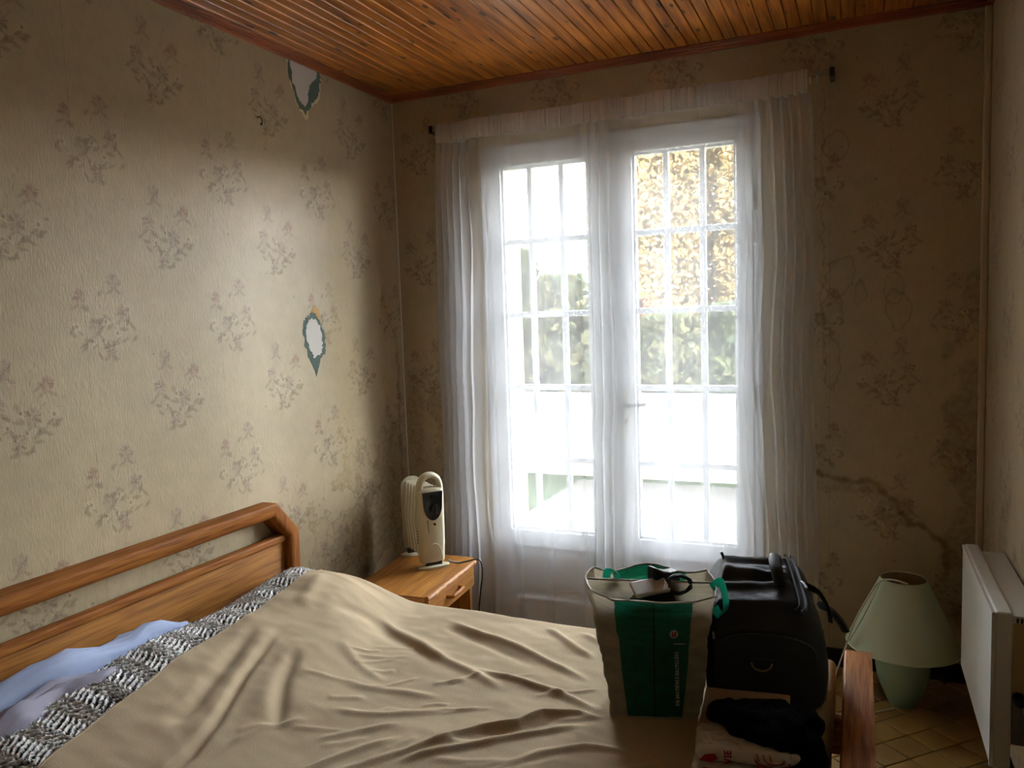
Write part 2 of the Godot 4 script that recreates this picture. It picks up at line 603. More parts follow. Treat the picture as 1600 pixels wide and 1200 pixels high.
	M.zip = std(Color(0.10, 0.105, 0.11), 0.45)
	M.knit = bumpy(std(Color(0.028, 0.028, 0.032), 1.0, 0.2), grey(256, 256, 55, 0.12, 3), 256, 256, 0.35)
	M.knit.uv1_triplanar = true; M.knit.uv1_scale = Vector3(6, 6, 6)
	M.brass = std(Color(0.62, 0.52, 0.33), 0.3); M.brass.metallic = 0.9
	var wr := std(Color(0.80, 0.78, 0.74), 0.22, 0.6)
	bumpy(wr, grey(256, 256, 56, 0.03, 2), 256, 256, 0.5)
	wr.uv1_triplanar = true; wr.uv1_scale = Vector3(4, 4, 4)
	M.wrapper = wr
	M.kraft = std(Color(0.62, 0.52, 0.43), 0.85)
	M.celadon = bumpy(std(Color(0.60, 0.72, 0.63), 0.55), grey(256, 256, 57, 0.06, 2, 8, 1), 256, 256, 0.12)
	M.celadon.uv1_triplanar = true; M.celadon.uv1_scale = Vector3(3, 3, 3)
	var sh := std(Color(0.76, 0.81, 0.70), 0.9, 0.2)
	sh.backlight_enabled = true; sh.backlight = Color(0.35, 0.35, 0.3)
	bumpy(sh, grey(256, 256, 58, 0.3, 1), 256, 256, 0.03)
	sh.uv1_triplanar = true; sh.uv1_scale = Vector3(6, 6, 6)
	M.shade = sh
	M.shade_lining = std(Color(0.72, 0.60, 0.42), 0.9)
	M.radiator = std(Color(0.80, 0.79, 0.76), 0.4)
	M.radiator_front = M.radiator
	M.beige_metal = std(Color(0.72, 0.60, 0.40), 0.5)
	M.grout = std(Color(0.30, 0.25, 0.16), 0.95)
	M.black_base = std(Color(0.045, 0.04, 0.04), 0.5)
	M.grass = bumpy(std(Color(0.15, 0.195, 0.12), 1.0, 0.1), grey(256, 256, 61, 0.2), 256, 256, 1.0)
	M.grass.uv1_triplanar = true; M.grass.uv1_scale = Vector3(2, 2, 2)
	M.gravel = std(Color(0.19, 0.18, 0.165), 1.0)
	M.slab = std(Color(0.72, 0.69, 0.63), 0.95)
	M.render_white = std(Color(0.78, 0.775, 0.75), 0.95)
	M.coping = std(Color(0.80, 0.795, 0.78), 0.9)
	M.house = std(Color(0.80, 0.76, 0.66), 0.95)
	M.bark = std(Color(0.26, 0.19, 0.13), 1.0)
	M.roof = std(Color(0.55, 0.42, 0.34), 0.9)

# ------------------------------------------------------------------ room
func build_shell() -> void:
	# ---- left wall
	var r := RandomNumberGenerator.new(); r.seed = 77
	var s := Stain.new(L, H, 2048, 1024, 3)
	var brown := Color(0.42, 0.30, 0.16)
	var grey_mould := Color(0.30, 0.27, 0.24)
	s.patch(0.22, 0.62, 0.30, 0.34, Color(0.46, 0.38, 0.20), 0.20, 0.5, H, 0.45, 0.07)
	s.patch(0.42, 0.48, 0.34, 0.20, Color(0.44, 0.36, 0.20), 0.16, 0.45, H, 0.5, 0.07)
	s.patch(0.10, 0.72, 0.14, 0.42, grey_mould, 0.12, 0.0, H, 0.6)
	s.patch(0.34, 0.44, 0.30, 0.16, grey_mould, 0.12, 0.0, H, 0.6)
	s.patch(0.60, 0.40, 0.25, 0.14, grey_mould, 0.10, 0.05, H, 0.6)
	s.run([Vector2(0.05, 1.35), Vector2(0.045, 1.1), Vector2(0.06, 0.85), Vector2(0.04, 0.55)], 0.022, brown, 0.16, H)
	s.run([Vector2(0.10, 1.0), Vector2(0.17, 0.80), Vector2(0.28, 0.62), Vector2(0.34, 0.50)], 0.008, brown, 0.25, H)
	s.specks(0.0, 0.45, 0.4, 1.2, 260, grey_mould, 0.35, H, r, 0.007)
	s.specks(0.0, 0.9, 0.35, 0.7, 160, grey_mould, 0.3, H, r, 0.007)
	s.specks(0.3, 2.6, 0.5, 2.4, 50, Color(0.33, 0.26, 0.18), 0.6, H, r, 0.007)
	s.patch(0.50, 1.25, 0.10, 0.55, Color(0.72, 0.62, 0.38), 0.28, 0.0, H, 0.5)
	s.patch(1.75, 0.62, 0.6, 0.12, Color(0.55, 0.47, 0.36), 0.20, 0.12, H, 0.6)
	var wl := structure("wall_left", wall_mesh([[Vector3(-0.2, 0, -0.24), Vector3(0, H + 0.03, L + 0.15)]], 2, L, [Vector2(0.2175, 1.891)]), wall_mat(s.texture()), "wallpapered wall with faded flower posies behind the headboard", "wall")
	# torn patches: old green paint, then bare plaster, each a thin layer of its own
	var rag := func(pts: Array, jag: float, sd: int) -> PackedVector2Array:
		var rr := RandomNumberGenerator.new(); rr.seed = sd
		var out := PackedVector2Array()
		for i in pts.size():
			var p: Vector2 = pts[i]
			var q: Vector2 = pts[(i + 1) % pts.size()]
			for k in 6:
				out.append(p.lerp(q, k / 6.0) + (Vector2(rr.randf_range(-jag, jag), rr.randf_range(-jag, jag)) if k > 0 else Vector2.ZERO))
		return out
	var lay := func(called: String, pts: Array, jag: float, sd: int, off: float, t: float, mat: Material, lb: String):
		var b := MB.new()
		# x axis = -z (to the right as seen from the room), y up, pushed out along +x
		b.prism(rag.call(pts, jag, sd), Vector3(off, 0, 0), Vector3(0, 0, -1), Vector3(0, 1, 0), t)
		part(called, b.commit(20.0), mat, wl, lb)
	var V := func(z: float, y: float) -> Vector2: return Vector2(-z, y)
	lay.call("torn_paper", [V.call(0.765, 2.505), V.call(0.76, 2.44), V.call(0.715, 2.335), V.call(0.66, 2.285), V.call(0.63, 2.34), V.call(0.565, 2.39), V.call(0.545, 2.47), V.call(0.55, 2.505)], 0.006, 1, -0.0005, 0.0013, M.cream, "torn pale paper edge")
	lay.call("old_paint", [V.call(0.755, 2.505), V.call(0.753, 2.43), V.call(0.705, 2.335), V.call(0.668, 2.308), V.call(0.635, 2.335), V.call(0.575, 2.40), V.call(0.553, 2.46), V.call(0.556, 2.505)], 0.007, 2, 0.0004, 0.0012, M.green_paint, "patch of old green paint")
	lay.call("bare_plaster", [V.call(0.745, 2.505), V.call(0.737, 2.43), V.call(0.700, 2.36), V.call(0.665, 2.335), V.call(0.642, 2.37), V.call(0.632, 2.43), V.call(0.585, 2.47), V.call(0.570, 2.505)], 0.006, 3, 0.001, 0.0014, M.plaster, "bare white plaster")
	lay.call("torn_paper", [V.call(0.70, 1.485), V.call(0.69, 1.515), V.call(0.665, 1.530), V.call(0.645, 1.515), V.call(0.638, 1.47), V.call(0.655, 1.46)], 0.004, 4, -0.0005, 0.0013, M.ochre, "torn ochre paper edge")
	lay.call("old_paint", [V.call(0.752, 1.455), V.call(0.735, 1.485), V.call(0.685, 1.502), V.call(0.645, 1.475), V.call(0.618, 1.41), V.call(0.612, 1.345), V.call(0.655, 1.30), V.call(0.688, 1.238), V.call(0.72, 1.305), V.call(0.753, 1.37)], 0.007, 5, 0.0004, 0.0012, M.green_paint, "patch of old green paint")
	lay.call("bare_plaster", [V.call(0.735, 1.45), V.call(0.715, 1.475), V.call(0.675, 1.478), V.call(0.642, 1.45), V.call(0.634, 1.38), V.call(0.640, 1.335), V.call(0.690, 1.315), V.call(0.715, 1.345), V.call(0.737, 1.40)], 0.005, 6, 0.001, 0.0014, M.plaster, "bare white plaster")
	var hk := thing("wall_hook", "small black metal hook screwed into the wallpaper near the ceiling", "hook", Vector3(0, 2.225, 0.95))
	part("shank", tubem(smooth_path([Vector3(-0.004, 0.012, 0), Vector3(0.014, 0.010, 0), Vector3(0.022, -0.004, 0), Vector3(0.018, -0.016, -0.003), Vector3(0.010, -0.018, -0.008), Vector3(0.006, -0.008, -0.011)], 5), 0.0022, 8), M.dark_metal, hk)
	# ---- window wall
	var sb := Stain.new(W, H, 1280, 1280, 9)
	var ring := Color(0.30, 0.22, 0.13)
	for q in [[1.99, 1.55, 0.055, 0.075], [2.07, 1.50, 0.028, 0.05], [2.19, 1.52, 0.03, 0.05], [2.21, 1.43, 0.045, 0.07], [1.97, 1.45, 0.05, 0.09], [1.99, 2.07, 0.05, 0.06], [1.965, 1.28, 0.04, 0.10]]:
		sb.patch(q[0], q[1], q[2], q[3], ring, 0.06, 0.34, H, 0.45, 0.12)
	sb.run([Vector2(1.90, 0.79), Vector2(2.03, 0.77), Vector2(2.12, 0.76), Vector2(2.19, 0.70), Vector2(2.24, 0.62), Vector2(2.33, 0.58), Vector2(2.37, 0.52), Vector2(2.375, 0.42)], 0.020, Color(0.40, 0.26, 0.12), 0.16, H)
	sb.patch(2.20, 0.66, 0.09, 0.06, Color(0.40, 0.25, 0.11), 0.35, 0.25, H, 0.5)
	sb.patch(2.05, 0.74, 0.13, 0.03, Color(0.40, 0.26, 0.12), 0.32, 0.2, H, 0.4)
	sb.patch(2.44, 0.9, 0.07, 0.5, Color(0.34, 0.22, 0.11), 0.35, 0.15, H, 0.6)
	sb.patch(0.19, 1.02, 0.06, 0.10, Color(0.42, 0.26, 0.11), 0.40, 0.3, H, 0.5)
	sb.patch(0.06, 1.05, 0.05, 0.22, Color(0.42, 0.26, 0.11), 0.35, 0.3, H, 0.5)
	sb.patch(0.24, 0.90, 0.06, 0.06, Color(0.42, 0.26, 0.11), 0.35, 0.3, H, 0.5)
	sb.run([Vector2(1.935, 2.3), Vector2(1.94, 1.9), Vector2(1.93, 1.5), Vector2(1.945, 1.2)], 0.006, Color(0.34, 0.26, 0.16), 0.2, H)
	sb.run([Vector2(2.37, 2.4), Vector2(2.365, 1.6), Vector2(2.37, 0.9), Vector2(2.365, 0.5)], 0.004, Color(0.66, 0.58, 0.44), 0.3, H)
	sb.specks(1.9, 2.5, 0.4, 2.5, 130, Color(0.27, 0.20, 0.13), 0.5, H, r, 0.006)
	sb.specks(0.0, 0.35, 0.4, 1.3, 110, Color(0.27, 0.20, 0.13), 0.55, H, r, 0.007)
	var X0 := 0.465
	var X1 := 1.712
	var YT := 2.235
	structure("wall_back", wall_mesh([[Vector3(0, 0, -0.24), Vector3(X0, H + 0.03, 0)], [Vector3(X1, 0, -0.24), Vector3(W, H + 0.03, 0)], [Vector3(X0, YT, -0.24), Vector3(X1, H + 0.03, 0)]], 0, W, [Vector2(0.0075, 1.861), Vector2(2.0375, 1.831), Vector2(2.0375, 1.831)]), wall_mat(sb.texture()), "wallpapered window wall with brown damp marks", "wall")
	var rv := structure("trim_7", null, null, "cream rendered reveal of the French window outside", "reveal")
	part("jamb", bx(Vector3(X0, 0, -0.24), Vector3(0.548, YT, -0.078)), M.cream, rv)
	part("jamb", bx(Vector3(1.645, 0, -0.24), Vector3(X1, YT, -0.078)), M.cream, rv)
	part("lintel", bx(Vector3(0.548, 2.175, -0.24), Vector3(1.645, YT, -0.078)), M.cream, rv)
	part("sill", bx(Vector3(0.548, -0.1, -0.28), Vector3(1.645, 0.02, -0.078), 0.006), M.coping, rv)
	# ---- right wall, wall behind the camera
	var sr := Stain.new(L, H, 1024, 640, 13)
	sr.specks(0.02, 0.6, 0.3, 2.4, 420, Color(0.28, 0.22, 0.15), 0.55, H, r, 0.007)
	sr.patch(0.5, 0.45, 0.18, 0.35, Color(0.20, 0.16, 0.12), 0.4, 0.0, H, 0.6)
	structure("wall_right", wall_mesh([[Vector3(W, 0, -0.24), Vector3(W + 0.15, H + 0.03, L + 0.15)]], 2, L, [Vector2(0.05, 1.8)]), wall_mat(sr.texture()), "wallpapered wall behind the white panel heater", "wall")
	structure("wall_front", wall_mesh([[Vector3(0, 0, L), Vector3(W, H + 0.03, L + 0.15)]], 0, W, [Vector2(0.1, 1.8)]), M.wallpaper, "wallpapered wall opposite the window", "wall")
	# ---- ceiling: pine boards
	var ce := structure("ceiling", bx(Vector3(-0.2, H + 0.012, -0.24), Vector3(W + 0.15, H + 0.06, L + 0.15)), M.pine, "ceiling of narrow varnished pine boards", "ceiling")
	var pitch := 0.0477
	var n := int(W / pitch) + 1
	r.seed = 5
	for i in n:
		var x0 := i * pitch + 0.0011
		var x1 := minf((i + 1) * pitch - 0.0011, W)
		var b := MB.new()
		var q := 0.0028
		b.prism(PackedVector2Array([Vector2(x0, H + 0.012), Vector2(x0, H + q), Vector2(x0 + q, H), Vector2(x1 - q, H), Vector2(x1, H + q), Vector2(x1, H + 0.012)]), Vector3(0, 0, 0), Vector3(1, 0, 0), Vector3(0, 1, 0), L)
		part("plank", b.commit(20.0, 2, Vector2(r.randf() * 4.0, r.randf())), M.pine, ce)
	# ---- wooden cornice strips
	var prof := [Vector2(0, 0), Vector2(0.010, 0), Vector2(0.012, 0.006), Vector2(0.017, 0.008), Vector2(0.018, 0.014), Vector2(0.024, 0.017), Vector2(0.026, 0.023), Vector2(0.031, 0.025), Vector2(0.031, 0.03), Vector2(0, 0.03)]
	var cor := func(o: Vector3, ax: Vector3, len: float, grain: int) -> ArrayMesh:
		var b := MB.new()
		b.prism(PackedVector2Array(prof), o, ax, Vector3(0, 1, 0), len)
		return b.commit(30.0, grain)
	structure("trim_1", cor.call(Vector3(0, H - 0.03, 0), Vector3(1, 0, 0), L, 2), M.pine_trim, "varnished moulding between left wall and ceiling", "trim")
	structure("trim_2", cor.call(Vector3(W, H - 0.03, 0), Vector3(0, 0, 1), W, 0), M.pine_trim, "varnished moulding above the curtain rod", "trim")
	structure("trim_3", cor.call(Vector3(W, H - 0.03, L), Vector3(-1, 0, 0), L, 2), M.pine_trim, "varnished moulding above the panel heater", "trim")
	# ---- corner strips
	structure("trim_4", bx(Vector3(0.0, 0.0, 0.0), Vector3(0.006, H - 0.03, 0.005), 0.002), M.plaster, "thin pale filler line in the corner beside the headboard wall", "trim")
	var cb := MB.new()
	cb.rbox(Vector3(W - 0.012, (H - 0.03) / 2, 0.010), Vector3(0.024, H - 0.03, 0.020), 0.006)
	structure("trim_5", cb.commit(50.0), std(Color(0.78, 0.71, 0.60), 0.5), "vertical cable duct in the corner beside the panel heater", "trim")
	# ---- skirting
	structure("baseboard_back", bx(Vector3(X1, 0, 0), Vector3(W, 0.075, 0.012), 0.003), M.black_base, "dark skirting under the window wall", "skirting")
	structure("baseboard_left", bx(Vector3(0, 0, 0), Vector3(0.012, 0.075, L), 0.003), M.black_base, "dark skirting behind the bed", "skirting")
	structure("baseboard_right", bx(Vector3(W - 0.012, 0, 0.012), Vector3(W, 0.075, L), 0.003), M.black_base, "dark skirting under the panel heater", "skirting")
	# ---- floor: square tiles laid cornerwise
	var fl := structure("floor", bx(Vector3(-0.2, -0.15, -0.24), Vector3(W + 0.15, -0.004, L + 0.15)), M.grout, "ochre clay floor tiles laid cornerwise", "floor")
	var side := 0.1075
	var tiles := []
	var e1 := Vector2(1, 1).normalized() * side
	var e2 := Vector2(-1, 1).normalized() * side
	for i in range(-50, 60):
		for j in range(-50, 60):
			var c := Vector2(2.224, 0.634) + e1 * (i + 0.5) + e2 * (j + 0.5)
			if c.x < 0.08 or c.x > W - 0.08 or c.y < 0.08 or c.y > L - 0.08:
				if c.x < -0.05 or c.x > W + 0.05 or c.y < -0.05 or c.y > L + 0.05:
					continue
			tiles.append(c)
	tiles.sort_custom(func(p, q): return p.distance_to(Vector2(2.25, 0.7)) < q.distance_to(Vector2(2.25, 0.7)))
	var tmesh := MB.new()
	var hs := side / 2 - 0.0022
	tmesh.rbox(Vector3(0, -0.005, 0), Vector3(hs * 2, 0.012, hs * 2), 0.003, 2)
	var tm := tmesh.commit(50.0)
	var tmats := []
	for c in [Color(0.58, 0.45, 0.22), Color(0.55, 0.42, 0.20), Color(0.61, 0.48, 0.25), Color(0.53, 0.41, 0.21)]:
		var m := bumpy(std(c, 0.5), grey(256, 256, 91, 0.04, 3), 256, 256, 0.06)
		m.uv1_scale = Vector3(4, 4, 1)
		tmats.append(m)
	var rest := MB.new()
	for i in tiles.size():
		var c: Vector2 = tiles[i]
		# a tile that would run under a wall is cut short by that wall, which stands over it
		if i < 260:
			var t := part("tile", tm, tmats[r.randi() % 4], fl)
			t.position = Vector3(c.x, 0, c.y)
			t.rotation.y = PI / 4
		else:
			var k := (e1 + e2) * 0.96 / 2
			var l := (e1 - e2) * 0.96 / 2
			var a := Vector3(c.x + k.x, 0.001, c.y + k.y)
			var b := Vector3(c.x + l.x, 0.001, c.y + l.y)
			var d := Vector3(c.x - k.x, 0.001, c.y - k.y)
			var e := Vector3(c.x - l.x, 0.001, c.y - l.y)
			rest.quad(a, b, d, e, Vector3.UP)
			for z in [[a, b], [b, d], [d, e], [e, a]]:
				var o := Vector3(0, -0.006, 0)
				rest.quad(z[0], z[1], z[1] + o, z[0] + o, (z[0] + z[1]) / 2 - Vector3(c.x, 0, c.y))
	var st := part("tiles_beyond", rest.commit(20.0), tmats[0], fl, "further ochre floor tiles")
	st.set_meta("kind", "stuff")

func build_window() -> void:
	var w := structure("window_1", null, null, "white French window with small panes behind the sheer curtain", "window")
	var z0 := -0.075
	var fr := MB.new()
	fr.rbox(Vector3(0.4825, 1.1175, -0.035), Vector3(0.035, 2.235, 0.08), 0.004)
	fr.rbox(Vector3(1.695, 1.1175, -0.035), Vector3(0.034, 2.235, 0.08), 0.004)
	fr.rbox(Vector3(1.0885, 2.215, -0.035), Vector3(1.18, 0.04, 0.08), 0.004)
	fr.rbox(Vector3(1.0885, 0.015, -0.035), Vector3(1.18, 0.03, 0.08), 0.004)
	part("frame", fr.commit(50.0), M.white_frame, w)
	var gb := 0.456
	var gt := 2.137
	for cs in [[0.502, 1.073, 0.562, 0.976, [0.695, 0.848]], [1.079, 1.676, 1.178, 1.609, [1.318, 1.470]]]:
		var cn := Node3D.new()
		cn.name = "casement"
		w.add_child(cn, true)
		var a: float = cs[0]
		var b: float = cs[1]
		var g0: float = cs[2]
		var g1: float = cs[3]
		var zf := 0.004
		part("stile", bx(Vector3(a, 0.032, -0.055), Vector3(g0, 2.193, zf), 0.005), M.white_frame, cn)
		part("stile", bx(Vector3(g1, 0.032, -0.055), Vector3(b, 2.193, zf), 0.005), M.white_frame, cn)
		part("top_rail", bx(Vector3(g0, gt, -0.055), Vector3(g1, 2.193, zf - 0.001), 0.005), M.white_frame, cn)
		part("middle_rail", bx(Vector3(g0, 0.375, -0.055), Vector3(g1, gb, zf - 0.001), 0.005), M.white_frame, cn)
		part("bottom_rail", bx(Vector3(g0, 0.032, -0.055), Vector3(g1, 0.13, zf - 0.001), 0.005), M.white_frame, cn)
		var pm := MB.new()
		pm.box(Vector3(g0 - 0.005, 0.125, -0.04), Vector3(g1 + 0.005, 0.38, -0.022))
		pm.rbox(Vector3((g0 + g1) / 2, 0.2525, -0.020), Vector3(g1 - g0 - 0.09, 0.165, 0.014), 0.006)
		part("lower_panel", pm.commit(50.0), M.white_frame, cn)
		# glazing beads round the opening
		var gd := MB.new()
		for e in [[Vector3(g0, gb, 0), Vector3(g0 + 0.010, gt, 0)], [Vector3(g1 - 0.010, gb, 0), Vector3(g1, gt, 0)], [Vector3(g0, gt - 0.010, 0), Vector3(g1, gt, 0)], [Vector3(g0, gb, 0), Vector3(g1, gb + 0.010, 0)]]:
			gd.box(e[0] + Vector3(0, 0, -0.042), e[1] + Vector3(0, 0, -0.014))
		part("glazing_bead", gd.commit(30.0), M.white_frame, cn)
		var xs := [g0, cs[4][0], cs[4][1], g1]
		var ys := []
		for k in 6:
			ys.append(lerpf(gb, gt, k / 5.0))
		for k in [1, 2]:
			part("glazing_bar", bx(Vector3(xs[k] - 0.0125, gb, -0.047), Vector3(xs[k] + 0.0125, gt, -0.022), 0.005), M.white_frame, cn)
		for k in range(1, 5):
			part("glazing_bar", bx(Vector3(g0, ys[k] - 0.0125, -0.046), Vector3(g1, ys[k] + 0.0125, -0.023), 0.005), M.white_frame, cn)
		for i in 3:
			for j in 5:
				part("pane", bx(Vector3(xs[i] + 0.004, ys[j] + 0.004, -0.0362), Vector3(xs[i + 1] - 0.004, ys[j + 1] - 0.004, -0.0335)), M.glass, cn)
		for y in [0.35, 1.1, 1.9]:
			var hx: float = a if a < 1.0 else b
			part("hinge", tubem([Vector3(hx, y - 0.045, 0.010), Vector3(hx, y + 0.045, 0.010)], 0.008, 10), M.white_plastic, cn)
		if a > 1.0:
			part("cover_strip", bx(Vector3(1.058, 0.035, 0.0), Vector3(1.098, 2.19, 0.016), 0.006), M.white_frame, cn)
			var hb := MB.new()
			hb.rbox(Vector3(1.135, 1.02, 0.008), Vector3(0.032, 0.21, 0.010), 0.004)
			part("handle_plate", hb.commit(50.0), M.white_plastic, cn)
			part("handle", tubem(smooth_path([Vector3(1.135, 1.06, 0.01), Vector3(1.135, 1.06, 0.045), Vector3(1.150, 1.06, 0.052), Vector3(1.238, 1.063, 0.050)], 5), 0.0075, 10), M.steel, cn, "metal lever handle")
			part("keyhole", tubem([Vector3(1.135, 0.985, 0.012), Vector3(1.135, 0.985, 0.0145)], 0.006, 12), M.dark_metal, cn)

func build_curtain() -> void:
	var rod := thing("curtain_rod", "grey metal curtain rod with dark ends above the French window", "curtain rod", Vector3(1.11, 2.33, 0.085))
	part("rail", bx(Vector3(-0.845, -0.010, -0.004), Vector3(0.855, 0.012, 0.004), 0.003), M.rod, rod)
	for s in [-0.850, 0.862]:
		part("end_cap", bx(Vector3(s - 0.009, -0.018, -0.085), Vector3(s + 0.009, 0.016, 0.010), 0.004), M.dark_metal, rod)
	for s in [0.785, 0.81]:
		part("glider", tubem([Vector3(s, -0.008, 0.004), Vector3(s, -0.034, 0.006)], 0.0045, 8), M.white_plastic, rod)
	# sheer curtain: one cloth hung in folds; s runs along the cloth
	var cu := thing("sheer_curtain", "sheer white curtain with gathered heading hanging before the French window", "curtain", Vector3(1.11, 0, 0.09))
	var nz := noise(71, 1.0, 2)
	var nu := 620
	# fold density along the width
	var xs := PackedFloat32Array()
	var ph := PackedFloat32Array()
	var am := PackedFloat32Array()
	var acc := 0.0
	for i in nu:
		var t := float(i) / (nu - 1)
		var x := lerpf(-0.822, 0.785, t)
		var edge := maxf(exp(-pow((x + 0.76) / 0.12, 2)), exp(-pow((x - 0.70) / 0.13, 2)))
		var mid := exp(-pow((x + 0.06) / 0.07, 2)) * 0.8
		var d := 0.45 + 2.1 * maxf(edge, mid) + 0.5 * nz.get_noise_1d(x * 5.0)
		acc += maxf(0.15, d) * 13.0 * TAU * (1.607 / nu)
		xs.append(x); ph.append(acc)
		am.append(0.011 + 0.022 * maxf(edge, mid * 0.7) + 0.008 * nz.get_noise_1d(x * 7.0 + 30.0))
	var top := 2.268
	var fold := func(u: float, v: float) -> Vector3:
		var k := u * (nu - 1)
		var i := mini(int(k + 0.5), nu - 1)
		var y := lerpf(top, 0.012, v)
		var grow := smoothstep(0.0, 0.35, v)
		var a: float = am[i] * (0.45 + 0.75 * grow)
		var p: float = ph[i] + nz.get_noise_2d(xs[i] * 2.0, y * 1.3) * (0.8 + 1.2 * grow)
		var pl := sin(p) * a + sin(p * 2.0 + 0.7) * a * 0.25
		var sway := nz.get_noise_2d(xs[i] * 3.0 + 50.0, y * 0.9) * 0.012 * grow
		var spread := 1.0 + 0.012 * smoothstep(0.0, 0.05, v) + 0.025 * v
		return Vector3(xs[i] * spread + cos(p) * a * 0.35 + sway, y, pl + 0.012 * grow + sway * 0.5)
	part("cloth", grid_mesh(nu, 46, fold, false), M.sheer, cu)
	var head := func(u: float, v: float) -> Vector3:
		var x := lerpf(-0.815, 0.778, u)
		var p := x * 190.0 + nz.get_noise_1d(x * 9.0) * 9.0
		var bulge := sin(PI * v)
		var y := lerpf(2.347, 2.262, v) + nz.get_noise_1d(x * 6.0 + 80.0) * 0.006 + 0.004 * smoothstep(0.5, 0.78, x)
		return Vector3(x + sin(p * 0.5) * 0.002, y, 0.010 + bulge * 0.006 + sin(p) * 0.0035 * (0.4 + 0.6 * bulge) + 0.003 * sin(p * 2.3))
	part("heading", grid_mesh(560, 9, head, false), M.sheer_head, cu)
	var head2 := func(u: float, v: float) -> Vector3:
		var q: Vector3 = head.call(u, v)
		return Vector3(q.x, q.y, -0.012 - (q.z - 0.010))
	part("heading", grid_mesh(560, 5, head2, true), M.sheer_head, cu)
	var hem := []
	for i in range(0, nu, 2):
		hem.append(fold.call(float(i) / (nu - 1), 1.0))
	part("hem", tubem(hem, 0.003, 5), M.sheer_head, cu)

# ------------------------------------------------------------------ bed
# frame of square-cut rails: outer outline in (z, y), thickness inward, profile pushed along x
func bed_end(parent: Node3D, pts: Array, th: float, x0: float, dir: float, dep: float) -> void:
	# pts: outer corners; mitred inner corners computed by offsetting each edge
	var n := pts.size()
	var inner := []
	for i in n:
		var a: Vector2 = (pts[i] - pts[i - 1]).normalized() if i > 0 else (pts[1] - pts[0]).normalized()
		var b: Vector2 = (pts[i + 1] - pts[i]).normalized() if i < n - 1 else a
		var na := Vector2(a.y, -a.x)
		var nb := Vector2(b.y, -b.x)
		var m := (na + nb).normalized()
		inner.append(pts[i] + m * (th / m.dot(na)))
	var sec := func(i: int) -> Array:
		var o: Vector2 = pts[i]
		var q: Vector2 = inner[i]
		var out := []
		# cross-section: back flat, front rounded
		for e in [[0.0, 0.0], [0.0, 0.90], [0.03, 0.955], [0.10, 0.99], [0.22, 1.0], [0.60, 0.985], [0.80, 0.94], [0.93, 0.84], [1.0, 0.68], [1.0, 0.0]]:
			var p := o.lerp(q, e[0])
			out.append(Vector3(x0 + dir * dep * e[1], p.y, p.x))
		return out
	var names := ["post", "corner_rail", "top_rail", "corner_rail", "post"]
	for i in n - 1:
		var b := MB.new()
		b.loft(sec.call(i), sec.call(i + 1))
		part(names[i], b.commit(35.0, 1 if names[i] != "top_rail" else 2, Vector2(i * 0.37, i * 0.21)), M.cherry, parent)

